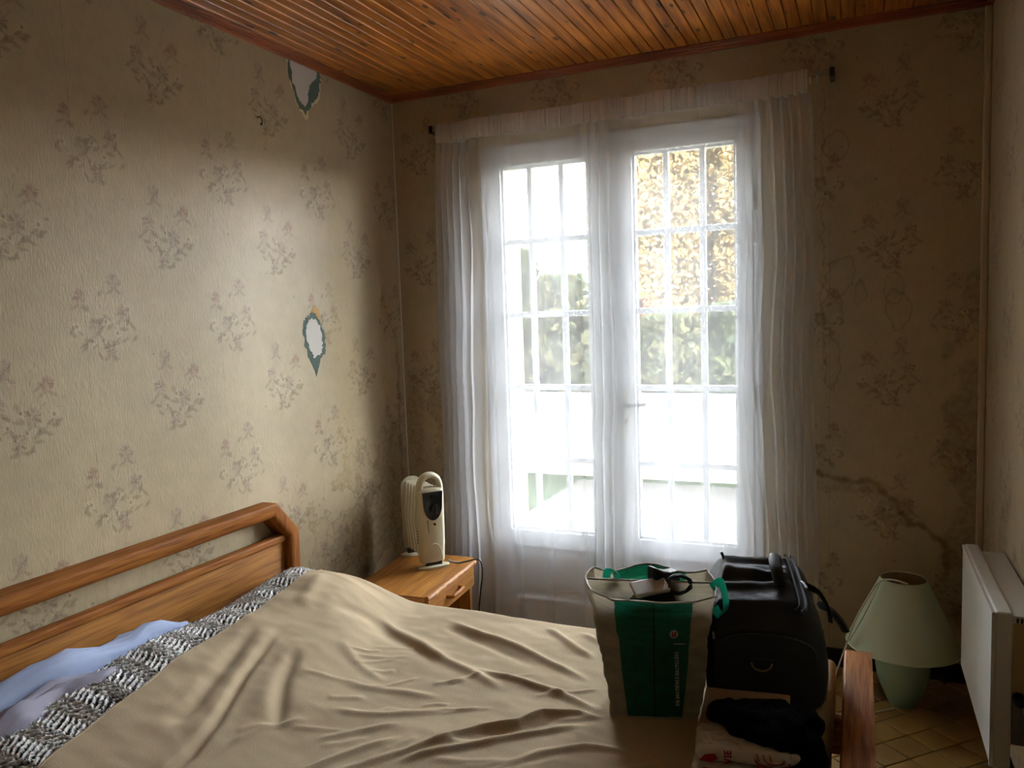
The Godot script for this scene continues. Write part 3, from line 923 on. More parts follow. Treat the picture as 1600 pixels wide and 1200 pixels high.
var ridges := []
func build_bed() -> void:
	var bed := thing("double_bed", "wooden double bed with orange brown rails against the wallpaper", "bed", Vector3.ZERO)
	var za := 0.937
	var zb := 2.403
	var hd := Node3D.new(); hd.name = "headboard"; bed.add_child(hd)
	bed_end(hd, [Vector2(za, 0.0), Vector2(za, 0.668), Vector2(1.052, 0.792), Vector2(zb - 0.115, 0.792), Vector2(zb, 0.668), Vector2(zb, 0.0)], 0.056, 0.004, 1.0, 0.072)
	part("panel", bx(Vector3(0.022, 0.25, za + 0.054), Vector3(0.042, 0.632, zb - 0.054), 0.0, 2), M.oak, hd)
	part("panel_cap", bx(Vector3(0.014, 0.626, za + 0.050), Vector3(0.052, 0.656, zb - 0.050), 0.009, 2), M.cherry, hd)
	var ft := Node3D.new(); ft.name = "footboard"; bed.add_child(ft)
	bed_end(ft, [Vector2(za + 0.012, 0.0), Vector2(za + 0.012, 0.42), Vector2(za + 0.06, 0.488), Vector2(zb - 0.06, 0.488), Vector2(zb - 0.012, 0.42), Vector2(zb - 0.012, 0.0)], 0.06, 2.104, -1.0, 0.072)
	part("panel", bx(Vector3(2.055, 0.18, za + 0.07), Vector3(2.075, 0.43, zb - 0.07), 0.0, 2), M.oak, ft)
	for z in [za + 0.02, zb - 0.04]:
		part("side_rail", bx(Vector3(0.07, 0.16, z), Vector3(2.035, 0.27, z + 0.022), 0.004, 0), M.cherry, bed)
	var mt := thing("mattress", "thick mattress hidden under the beige bedspread", "mattress", Vector3(1.05, 0.2, 1.67))
	var mb := MB.new()
	mb.rbox(Vector3(0, 0.10, 0), Vector3(1.91, 0.20, 1.34), 0.05, 3)
	part("ticking", mb.commit(60.0), M.mattress, mt)
	# fold lines of the bedspread in plan (x, z): points, width, height
	ridges = [
		[[Vector2(0.35, 1.47), Vector2(0.46, 1.763), Vector2(0.514, 1.905), Vector2(0.53, 2.02)], 0.024, -0.012],
		[[Vector2(0.39, 1.46), Vector2(0.50, 1.71), Vector2(0.60, 1.93), Vector2(0.64, 2.05)], 0.03, 0.004],
		[[Vector2(0.435, 1.48), Vector2(0.526, 1.739), Vector2(0.616, 1.943), Vector2(0.65, 2.06), Vector2(0.66, 2.2)], 0.014, -0.014],
		[[Vector2(0.53, 1.50), Vector2(0.60, 1.70), Vector2(0.70, 1.90)], 0.035, 0.006],
		[[Vector2(0.56, 1.56), Vector2(0.636, 1.718), Vector2(0.771, 1.909)], 0.020, -0.012],
		[[Vector2(0.45, 1.28), Vector2(0.584, 1.235), Vector2(0.799, 1.31), Vector2(0.971, 1.40)], 0.035, -0.010],
		[[Vector2(0.584, 1.19), Vector2(0.799, 1.275), Vector2(0.971, 1.37)], 0.020, 0.010],
		[[Vector2(0.70, 2.0), Vector2(0.723, 1.893), Vector2(0.80, 1.80)], 0.012, 0.006],
		[[Vector2(0.86, 2.06), Vector2(0.947, 1.913), Vector2(0.987, 1.851), Vector2(1.06, 1.77)], 0.013, 0.008],
		[[Vector2(0.95, 2.0), Vector2(1.073, 1.852), Vector2(1.168, 1.76), Vector2(1.25, 1.72)], 0.013, 0.009],
		[[Vector2(0.74, 1.255), Vector2(0.897, 1.341), Vector2(1.054, 1.407), Vector2(1.2, 1.48)], 0.016, 0.009],
		[[Vector2(0.772, 1.074), Vector2(0.958, 1.147), Vector2(1.078, 1.189), Vector2(1.256, 1.278), Vector2(1.40, 1.335)], 0.015, 0.011],
		[[Vector2(0.80, 1.12), Vector2(0.95, 1.185), Vector2(1.24, 1.32)], 0.02, -0.008],
		[[Vector2(1.03, 1.385), Vector2(1.219, 1.407), Vector2(1.312, 1.425), Vector2(1.475, 1.485)], 0.013, 0.012],
		[[Vector2(1.13, 1.02), Vector2(1.263, 1.134), Vector2(1.36, 1.20)], 0.014, 0.010],
		[[Vector2(1.25, 1.03), Vector2(1.36, 1.10), Vector2(1.45, 1.18)], 0.014, 0.008],
		[[Vector2(1.08, 1.83), Vector2(1.14, 1.773), Vector2(1.213, 1.671), Vector2(1.285, 1.621), Vector2(1.328, 1.551), Vector2(1.415, 1.513), Vector2(1.48, 1.516)], 0.013, 0.015],
		[[Vector2(1.16, 1.79), Vector2(1.235, 1.69), Vector2(1.31, 1.64), Vector2(1.36, 1.58), Vector2(1.46, 1.54)], 0.014, -0.007],
		[[Vector2(1.07, 1.90), Vector2(1.166, 1.804), Vector2(1.286, 1.70), Vector2(1.371, 1.631), Vector2(1.46, 1.56)], 0.012, 0.011],
		[[Vector2(1.30, 1.85), Vector2(1.389, 1.727), Vector2(1.476, 1.668), Vector2(1.60, 1.64)], 0.013, 0.008],
		[[Vector2(1.50, 1.85), Vector2(1.58, 1.74), Vector2(1.70, 1.66)], 0.015, 0.008],
		[[Vector2(0.62, 1.44), Vector2(0.72, 1.50), Vector2(0.86, 1.55)], 0.016, 0.005],
		[[Vector2(0.75, 1.62), Vector2(0.90, 1.58), Vector2(1.05, 1.57)], 0.014, 0.006],
		[[Vector2(0.80, 1.75), Vector2(0.95, 1.70), Vector2(1.10, 1.62)], 0.013, 0.007],
		[[Vector2(0.85, 1.88), Vector2(0.93, 1.79), Vector2(1.02, 1.72)], 0.012, 0.006],
		[[Vector2(0.30, 1.10), Vector2(0.36, 1.22), Vector2(0.40, 1.36)], 0.03, 0.008],
		[[Vector2(1.96, 1.05), Vector2(1.99, 1.3), Vector2(1.97, 1.6)], 0.012, 0.008],
		[[Vector2(1.93, 1.7), Vector2(1.97, 1.5), Vector2(1.985, 1.35)], 0.012, -0.008],
	]
	rng.seed = 19
	for i in 34:       # small creases running towards the bags
		var a := Vector2(rng.randf_range(0.62, 1.35), rng.randf_range(1.35, 2.15))
		var d := Vector2(0.78, -0.62).rotated(rng.randf_range(-0.35, 0.35)) * rng.randf_range(0.07, 0.22)
		ridges.append([[a, a + d * 0.5 + Vector2(rng.randf_range(-0.012, 0.012), rng.randf_range(-0.012, 0.012)), a + d], rng.randf_range(0.006, 0.011), rng.randf_range(0.0018, 0.0042)])
	for rd in ridges:
		var bb := Rect2(rd[0][0], Vector2.ZERO)
		for q in rd[0]:
			bb = bb.expand(q)
		rd.append(bb.grow(rd[1] * 3.0))
	var sp := thing("bedspread", "beige velvety bedspread rumpled over the double bed", "bedspread", Vector3(1.2, 0.44, 1.67))
	var nz := noise(81, 1.0, 3)
	var nz2 := noise(82, 1.0, 2)
	var org := sp.position
	var zlo := 0.993
	var zhi := 2.365
	var tot := zhi - zlo + 0.24 + 0.12
	var f := func(u: float, v: float) -> Vector3:
		var s := -0.24 + v * tot           # along z, from the far hem
		var zz := zlo
		var drop := 0.0
		var r := 0.045
		if s < 0.0:
			var q := -s
			if q < r * PI / 2:
				zz = zlo - r * sin(q / r); drop = r * (1.0 - cos(q / r))
			else:
				zz = zlo - r - 0.02 * (q - r * PI / 2); drop = r + q - r * PI / 2
		elif s > zhi - zlo:
			var q := s - (zhi - zlo)
			if q < r * PI / 2:
				zz = zhi + r * sin(q / r); drop = r * (1.0 - cos(q / r))
			else:
				zz = zhi + r; drop = r + q - r * PI / 2
		else:
			zz = zlo + s
		var x0 := hem_x(zz)
		var q2 := lerpf(x0, 2.09, u)
		var xx := q2
		var rx := 0.035
		if q2 > 1.975:
			var d := q2 - 1.975
			if d < rx * PI / 2:
				xx = 1.975 + rx * sin(d / rx); drop = maxf(drop, rx * (1.0 - cos(d / rx)))
			else:
				xx = 1.975 + rx; drop = maxf(drop, rx + d - rx * PI / 2)
		var y := cover_height(xx, zz, nz, nz2)
		if drop > r:
			zz += sin(xx * 26.0 + nz.get_noise_1d(xx * 3.0) * 4.0) * 0.008 * minf(1.0, (drop - r) * 8.0)
		return Vector3(xx, y - drop, zz) - org
	var uvf := func(u: float, v: float) -> Vector2: return Vector2(u, v)
	part("cloth", grid_mesh(330, 300, f, true, null, uvf), M.spread, sp)
	var hem := []
	for i in 220:
		var q: Vector3 = f.call(0.0, lerpf(0.12, 0.95, i / 219.0))
		hem.append(q + Vector3(0, -0.006, 0))
	part("hem", tubem(hem, 0.0075, 7), M.spread, sp)
	build_blanket(nz, nz2)

func hem_x(z: float) -> float:
	var t := [[0.9, 0.20], [1.05, 0.23], [1.17, 0.265], [1.44, 0.298], [1.71, 0.308], [1.97, 0.356], [2.18, 0.392], [2.30, 0.42], [2.5, 0.45]]
	for i in t.size() - 1:
		if z <= t[i + 1][0]:
			return lerpf(t[i][1], t[i + 1][1], smoothstep(0.0, 1.0, (z - t[i][0]) / (t[i + 1][0] - t[i][0])) * 0.4 + 0.6 * clampf((z - t[i][0]) / (t[i + 1][0] - t[i][0]), 0.0, 1.0))
	return 0.45

func mound(z: float) -> float:
	var t := [[0.94, 0.05], [1.02, 0.092], [1.10, 0.120], [1.18, 0.124], [1.30, 0.112], [1.45, 0.102], [1.70, 0.088], [2.0, 0.078], [2.2, 0.065], [2.4, 0.03]]
	for i in t.size() - 1:
		if z <= t[i + 1][0]:
			return lerpf(t[i][1], t[i + 1][1], smoothstep(0.0, 1.0, (z - t[i][0]) / (t[i + 1][0] - t[i][0])))
	return 0.03

func cover_height(x: float, z: float, nz: FastNoiseLite, nz2: FastNoiseLite) -> float:
	var wd := lerpf(0.36, 0.62, smoothstep(1.0, 1.7, z))
	var fall := 1.0 - smoothstep(0.0, 1.0, clampf((x - 0.30) / wd, 0.0, 1.0))
	var y := 0.446 + mound(z) * fall
	# a softer second swell running down from the peak
	y += 0.020 * exp(-pow((x - 0.55 - (z - 1.2) * 0.25) / 0.11, 2.0)) * exp(-pow((z - 1.45) / 0.35, 2.0))
	# sag where the bags stand
	y -= 0.012 * exp(-pow((x - 1.56) / 0.20, 2.0) - pow((z - 1.42) / 0.20, 2.0))
	y += 0.007 * nz.get_noise_2d(x * 2.4, z * 2.4) + 0.0022 * nz2.get_noise_2d(x * 5.0 + z * 4.0, z * 9.0 - x * 3.0)
	var p := Vector2(x, z)
	for rd in ridges:
		var w: float = rd[1]
		if not rd[3].has_point(p):
			continue
		var pts: Array = rd[0]
		var best := 1e9
		var along := 0.0
		for i in pts.size() - 1:
			var a: Vector2 = pts[i]
			var b: Vector2 = pts[i + 1]
			var ab := b - a
			var t := clampf((p - a).dot(ab) / ab.length_squared(), 0.0, 1.0)
			var d := (a + ab * t).distance_squared_to(p)
			if d < best:
				best = d
				along = (i + t) / (pts.size() - 1)
		if best < w * w * 9.0:
			y += rd[2] * exp(-best / (w * w)) * smoothstep(0.0, 0.22, along) * (1.0 - smoothstep(0.78, 1.0, along))
	return y

func build_blanket(nz: FastNoiseLite, nz2: FastNoiseLite) -> void:
	# fluffy blanket with zigzag ribs, showing between headboard and bedspread
	var bk := thing("knitted_blanket", "fluffy grey and white zigzag knitted blanket peeking out above the bedspread", "blanket", Vector3(0.22, 0.47, 1.65))
	var org := bk.position
	var inner := func(z: float) -> Vector2:       # head-side edge: x, y
		var t := [[0.98, 0.095, 0.50], [1.08, 0.10, 0.535], [1.22, 0.10, 0.520], [1.43, 0.100, 0.500], [1.60, 0.135, 0.526], [1.75, 0.170, 0.553], [1.94, 0.180, 0.543], [2.10, 0.175, 0.530], [2.20, 0.175, 0.514], [2.42, 0.175, 0.47]]
		for i in t.size() - 1:
			if z <= t[i + 1][0]:
				var q := clampf((z - t[i][0]) / (t[i + 1][0] - t[i][0]), 0.0, 1.0)
				return Vector2(lerpf(t[i][1], t[i + 1][1], q), lerpf(t[i][2], t[i + 1][2], q))
		return Vector2(0.2, 0.46)
	var rib := func(a: float, z: float) -> float:   # 0..1 across a rib, zigzag along z
		var zig := absf(fposmod(z / 0.10, 1.0) * 2.0 - 1.0) * 0.030
		var wob := nz2.get_noise_2d(a * 22.0, z * 22.0) * 0.006
		return 0.5 + 0.5 * sin((a + zig + wob) / 0.0185 * TAU)
	var edge_y := PackedFloat32Array()
	for i in 401:
		var ez := lerpf(0.985, 2.40, i / 400.0)
		edge_y.append(cover_height(hem_x(ez), ez, nz, nz2) - 0.004)
	var f := func(u: float, v: float) -> Vector3:
		var z := lerpf(0.985, 2.40, v)
		var e: Vector2 = inner.call(z)
		var x1 := hem_x(z) + 0.05
		var x := lerpf(e.x, x1, u)
		var y1 := edge_y[int(v * 400.0)]
		var k := clampf(u * (x1 - e.x) / maxf(0.02, x1 - 0.05 - e.x), 0.0, 1.0)
		var y := lerpf(e.y, y1, sin(k * PI / 2)) + 0.010 * sin(PI * k)
		if u > 0.0 and k >= 1.0:
			y = y1 - 0.012
		var a := (x - 0.05)
		var h: float = rib.call(a, z)
		y += (h - 0.5) * 0.010 * (1.0 if k < 1.0 else 0.0) + nz2.get_noise_2d(x * 90.0, z * 90.0) * 0.003
		if u < 0.04:      # edge tucks down
			y -= (0.04 - u) / 0.04 * 0.07
		if v < 0.03:
			y -= (0.03 - v) / 0.03 * 0.06
		return Vector3(x, y, z) - org
	var col := func(u: float, v: float) -> Color:
		var z := lerpf(0.985, 2.40, v)
		var e: Vector2 = inner.call(z)
		var x := lerpf(e.x, hem_x(z) + 0.05, u)
		var h: float = rib.call(x - 0.05, z)
		var pick := nz2.get_noise_2d(x * 130.0, z * 130.0)
		var c := Color(0.11, 0.11, 0.115).lerp(Color(0.74, 0.73, 0.70), smoothstep(0.22, 0.62, h + pick * 0.42))
		if nz.get_noise_2d(x * 7.0 + 5.0, z * 5.0) > 0.42 and pick > 0.0:
			c = c.lerp(Color(0.05, 0.035, 0.035), 0.8)
		return c
	part("knit", grid_mesh(110, 760, f, true, col), M.blanket, bk)
	# pile: loose tufts on the ribs
	var tuft := MB.new()
	for k in 3:
		var a := TAU * k / 3
		tuft.tri(Vector3(cos(a) * 0.0022, 0, sin(a) * 0.0022), Vector3(cos(a + TAU / 3) * 0.0022, 0, sin(a + TAU / 3) * 0.0022), Vector3(0.0012, 0.0075, 0), Vector3(cos(a + 1.0), 0.2, sin(a + 1.0)))
	var mm := MultiMesh.new()
	mm.transform_format = MultiMesh.TRANSFORM_3D
	mm.use_colors = true
	mm.mesh = tuft.commit(80.0)
	mm.instance_count = 5000
	rng.seed = 8
	for i in mm.instance_count:
		var u := rng.randf_range(0.03, 0.86)
		var v := rng.randf_range(0.02, 0.99)
		var b := Basis.from_euler(Vector3(rng.randf_range(-0.9, 0.9), rng.randf() * TAU, rng.randf_range(-0.9, 0.9))).scaled(Vector3.ONE * rng.randf_range(0.5, 1.0))
		mm.set_instance_transform(i, Transform3D(b, f.call(u, v)))
		mm.set_instance_color(i, col.call(u, v) * rng.randf_range(0.85, 1.25))
	var mi := MultiMeshInstance3D.new()
	mi.name = "pile"
	mi.multimesh = mm
	mi.material_override = M.blanket
	mi.set_meta("kind", "stuff")
	bk.add_child(mi)
	# two pillows wedged between headboard and blanket
	for q in [["pale blue cotton pillow leaning on the headboard panel", Vector3(0.112, 0.470, 1.96), Vector3(0.085, 0.24, 0.84), M.blue_linen, 0.15, 3.0], ["lilac grey pillow lying in front of the pale blue pillow", Vector3(0.20, 0.475, 2.02), Vector3(0.16, 0.15, 0.60), M.lilac_linen, 0.12, 9.0]]:
		var pw := thing("pillow", q[0], "pillow", q[1])
		var hs: Vector3 = q[2] / 2
		var sd: float = q[5]
		var warp := func(p: Vector3) -> Vector3:
			var kz := clampf(absf(p.z) / hs.z, 0.0, 1.0)
			var ky := clampf(absf(p.y) / hs.y, 0.0, 1.0)
			p.x *= 1.0 - 0.5 * pow(kz, 3.0)
			p.y *= (1.0 - 0.55 * pow(kz, 1.8))
			p.x += nz.get_noise_2d(p.z * 5.0 + sd, p.y * 5.0) * 0.03 * (1.0 - ky * 0.5)
			p.y += nz.get_noise_2d(p.z * 4.0 + sd * 2.0, p.x * 12.0) * 0.035
			p.y += 0.006 * sin(p.z * 31.0 + p.x * 22.0 + sd)
			return p
		var b := MB.new()
		b.rbox(Vector3.ZERO, q[2], 0.07, 5, 12, warp)
		var o := part("case", b.commit(80.0), q[3], pw)
		o.rotation.z = q[4]

# ------------------------------------------------------------------ nightstand and heater
func build_nightstand() -> void:
	# front faces +x
	var t := thing("nightstand", "light wood nightstand with one drawer carrying the oil heater", "nightstand", Vector3(0.335, 0, 0.515), deg_to_rad(3.8))
	var dx := 0.175
	var dz := 0.262
	var b := MB.new()
	var poly := PackedVector2Array()
	for c in [[dx, dz, 0.0, 0.02], [-dx, dz, 1.0, 0.02], [-dx, -dz, 2.0, 0.02], [dx, -dz, 3.0, 0.045]]:
		for k in 6:
			var a: float = (c[2] + k / 5.0) * PI / 2
			poly.append(Vector2(c[0] - signf(c[0]) * c[3] + cos(a) * c[3], c[1] - signf(c[1]) * c[3] + sin(a) * c[3]))
	b.prism(poly, Vector3(0, 0.38, 0), Vector3(1, 0, 0), Vector3(0, 0, 1), 0.024)
	part("table_top", b.commit(35.0, 2), M.oak, t)
	# pale rounded lipping along the front
	part("edge_lipping", tubem(smooth_path([Vector3(dx - 0.002, 0.368, dz - 0.022), Vector3(dx + 0.001, 0.368, dz - 0.06), Vector3(dx + 0.001, 0.368, -dz + 0.08), Vector3(dx - 0.006, 0.368, -dz + 0.03), Vector3(dx - 0.036, 0.368, -dz + 0.004)], 6), 0.011, 10), wood_mat(M.oak.albedo_texture, 0.65, 0.0), t)
	for z in [-dz + 0.03, dz - 0.05]:
		part("side_panel", bx(Vector3(-dx + 0.012, 0.0, z), Vector3(dx - 0.02, 0.356, z + 0.02), 0.002, 1), M.oak, t)
	part("back_panel", bx(Vector3(-dx + 0.012, 0.03, -dz + 0.05), Vector3(-dx + 0.02, 0.356, dz - 0.05), 0.0, 2), M.oak, t)
	part("shelf", bx(Vector3(-dx + 0.02, 0.06, -dz + 0.05), Vector3(dx - 0.025, 0.078, dz - 0.05), 0.0, 2), M.oak, t)
	part("partition", bx(Vector3(-dx + 0.02, 0.245, -dz + 0.05), Vector3(dx - 0.03, 0.257, dz - 0.05), 0.0, 2), M.oak, t)
	var d := Node3D.new(); d.name = "drawer"; t.add_child(d)
	part("front", bx(Vector3(dx - 0.024, 0.262, -dz + 0.032), Vector3(dx - 0.004, 0.352, dz - 0.032), 0.004, 2), M.oak, d)
	part("handle", tubem(smooth_path([Vector3(dx - 0.006, 0.312, -0.062), Vector3(dx + 0.018, 0.312, -0.056), Vector3(dx + 0.021, 0.312, -0.03), Vector3(dx + 0.021, 0.312, 0.03), Vector3(dx + 0.018, 0.312, 0.056), Vector3(dx - 0.006, 0.312, 0.062)], 4), 0.0085, 8), M.cherry, d, "wooden bar handle")

func build_heater() -> void:
	var t := thing("oil_heater", "small ivory oil filled heater with dark dial panel on the nightstand", "heater", Vector3(0.372, 0.3802, 0.425), deg_to_rad(51))
	# local: +z front, x across
	var plate := func(w: float, h: float, d: float, z: float, y0: float, taper: float, r: float) -> ArrayMesh:
		var poly := PackedVector2Array()
		var hw := w / 2
		poly.append(Vector2(-hw * taper, y0)); poly.append(Vector2(hw * taper, y0))
		poly.append(Vector2(hw, y0 + h * 0.55))
		for k in 13:
			var a := PI * k / 12.0
			poly.append(Vector2(cos(a) * hw, y0 + h - r + sin(a) * r))
		poly.append(Vector2(-hw, y0 + h * 0.55))
		var b := MB.new()
		b.prism(poly, Vector3(0, 0, z), Vector3(1, 0, 0), Vector3(0, 1, 0), d)
		return b.commit(38.0)
	for i in 5:
		var fb := MB.new()
		fb.rbox(Vector3(0, 0.195, -0.066 - i * 0.037), Vector3(0.112, 0.31, 0.013), 0.0065, 3, 1, func(p: Vector3) -> Vector3:
			var k := clampf((absf(p.y) - 0.10) / 0.055, 0.0, 1.0)
			p.x *= 1.0 - 0.35 * k * k
			return p)
		part("fin", fb.commit(60.0), M.ivory, t)
	part("oil_pipe", tubem([Vector3(0, 0.30, -0.22), Vector3(0, 0.30, -0.03)], 0.014, 12), M.ivory, t)
	part("oil_pipe", tubem([Vector3(0, 0.09, -0.22), Vector3(0, 0.09, -0.03)], 0.014, 12), M.ivory, t)
	part("rear_cover", plate.call(0.105, 0.33, 0.012, -0.245, 0.035, 0.9, 0.045), M.ivory, t)
	# front housing
	var fb := MB.new()
	fb.rbox(Vector3(0, 0.185, -0.018), Vector3(0.122, 0.34, 0.058), 0.022, 5, 3, func(p: Vector3) -> Vector3:
		var k := clampf((-p.y + 0.02) / 0.19, 0.0, 1.0)
		p.x *= 1.0 - 0.12 * k * k
		if p.z > 0.0:
			p.z += 0.010 * (1.0 - pow(absf(p.x) / 0.061, 2.0)) * (0.4 + 0.6 * (1.0 - k))
		return p)
	part("front_cover", fb.commit(55.0), M.ivory, t)
	var hp := [Vector3(-0.049, 0.325, -0.012), Vector3(-0.047, 0.362, -0.012), Vector3(-0.034, 0.392, -0.012), Vector3(-0.012, 0.405, -0.012), Vector3(0.012, 0.405, -0.012), Vector3(0.034, 0.392, -0.012), Vector3(0.047, 0.362, -0.012), Vector3(0.049, 0.325, -0.012)]
	part("carry_handle", tubem(smooth_path(hp, 5), 0.013, 10, 1.5), M.ivory, t)
	var cp := Node3D.new(); cp.name = "control_panel"; t.add_child(cp)
	var poly := PackedVector2Array()
	for k in 17:
		var a := PI + PI * k / 16.0
		poly.append(Vector2(cos(a) * (0.043 if k in [0, 16] else 0.043), 0.285 + sin(a) * 0.072))
	poly.append(Vector2(0.046, 0.338)); poly.append(Vector2(-0.046, 0.338))
	var b := MB.new()
	b.prism(poly, Vector3(0, 0, 0.017), Vector3(1, 0, 0), Vector3(0, 1, 0), 0.006)
	part("panel", b.commit(30.0), M.navy_panel, cp, "dark blue dial panel")
	part("knob", tubem([Vector3(0.004, 0.315, 0.022), Vector3(0.004, 0.315, 0.032)], 0.014, 20), M.black_plastic, cp)
	part("knob", tubem([Vector3(0.008, 0.262, 0.022), Vector3(0.008, 0.262, 0.038)], 0.021, 24), M.black_plastic, cp)
	part("knob_grip", bx(Vector3(0.004, 0.243, 0.036), Vector3(0.012, 0.281, 0.044), 0.003), M.black_plastic, cp)
	part("pilot_lamp", tubem([Vector3(0.004, 0.196, 0.018), Vector3(0.004, 0.196, 0.027)], 0.0055, 14), M.amber, t, "small brown pilot lamp")
	for i in 10:       # vertical print beside the lamp
		part("print", bx(Vector3(-0.030 + 0.0006 * i, 0.212 - i * 0.006, 0.0215), Vector3(-0.030 + 0.0006 * i + 0.006 - 0.0004 * i, 0.2155 - i * 0.006, 0.0232)), M.print_dark, t)
	for i in 9:
		part("vent_slot", bx(Vector3(-0.0605, 0.215 - i * 0.013, -0.026), Vector3(-0.0585, 0.219 - i * 0.013, -0.012)), M.print_dark, t)
	var arch := []
	for k in 15:
		var a := PI * k / 14.0
		arch.append(Vector3(cos(a) * 0.036, 0.035 + sin(a) * 0.075, 0.018 + 0.004 * sin(a)))
	part("emboss", tubem(arch, 0.0022, 6), M.ivory, t)
	for z in [0.0, -0.225]:
		var fm := MB.new()
		fm.lathe([Vector2(0.0, 0.0), Vector2(0.070, 0.0), Vector2(0.073, 0.004), Vector2(0.072, 0.009), Vector2(0.060, 0.012), Vector2(0.0, 0.013)], 36, Vector3(0, 0, z), 1.0, 0.42)
		part("foot", fm.commit(40.0), M.ivory, t)
		part("foot_neck", bx(Vector3(-0.038, 0.008, z - 0.016), Vector3(0.038, 0.032, z + 0.012), 0.005), M.black_plastic, t)
	var tr := t.transform.affine_inverse()
	var cord := []
	for p in smooth_path([Vector3(0.43, 0.410, 0.40), Vector3(0.45, 0.388, 0.36), Vector3(0.475, 0.384, 0.32), Vector3(0.510, 0.386, 0.285), Vector3(0.530, 0.374, 0.280), Vector3(0.538, 0.32, 0.285), Vector3(0.530, 0.22, 0.30), Vector3(0.512, 0.12, 0.285), Vector3(0.505, 0.04, 0.26), Vector3(0.55, 0.006, 0.23), Vector3(0.64, 0.005, 0.20)], 6):
		cord.append(tr * p)
	part("power_cord", tubem(cord, 0.0034, 8), M.black_plastic, t, "black power cord hanging over the table edge")

# ------------------------------------------------------------------ bags on the bed
const BAG_T := 17.0
func bag_tex() -> ImageTexture:
	var w := 1024
	var h := 512
	var d := PackedByteArray(); d.resize(w * h * 3)
	var crease := grey(w, h, 62, 0.02, 4)
	for y in h:
		for x in w:
			var u := float(x) / w
			var v := float(y) / h                  # 0 top .. 1 bottom
			var c := Color(0.70, 0.65, 0.56)
			var k := fposmod(u * 2.0, 1.0)          # front and back alike
			if k > 0.212 and k < 0.452:
				c = Color(0.11, 0.43, 0.31)
				if v < 0.085:
					c = Color(0.06, 0.33, 0.235)
				if absf(k - 0.332) < 0.003:
					c = c.darkened(0.45)
				c = c * (0.94 + 0.12 * fposmod(u * 220.0, 1.0))
				if u < 0.5:
					var q := Vector2((k - 0.398) / 0.014, (v - 0.27) / 0.036)
					if q.length() < 1.0:
						c = Color(0.82, 0.82, 0.78)
						var e := q * 1.0
						var inu := (absf(absf(e.x) - 0.30) < 0.17 and e.y < 0.25 and e.y > -0.55) or (e.y >= 0.25 and Vector2(e.x, e.y - 0.25).length() < 0.47 and (Vector2(e.x, e.y - 0.25).length() > 0.13))
						if inu:
							c = Color(0.66, 0.10, 0.07)
				if u > 0.5:
					var q := Vector2((k - 0.26) / 0.014, (v - 0.27) / 0.036)
					if q.length() < 1.0:
						c = Color(0.82, 0.82, 0.78)
			elif v < 0.085:
				c = Color(0.66, 0.60, 0.51)
			var t := 0.95 + (crease[y * w + x] / 255.0 - 0.5) * 0.16
			var i := (y * w + x) * 3
			d[i] = clampi(int(c.r * t * 255), 0, 255); d[i + 1] = clampi(int(c.g * t * 255), 0, 255); d[i + 2] = clampi(int(c.b * t * 255), 0, 255)
	return tex(w, h, d)

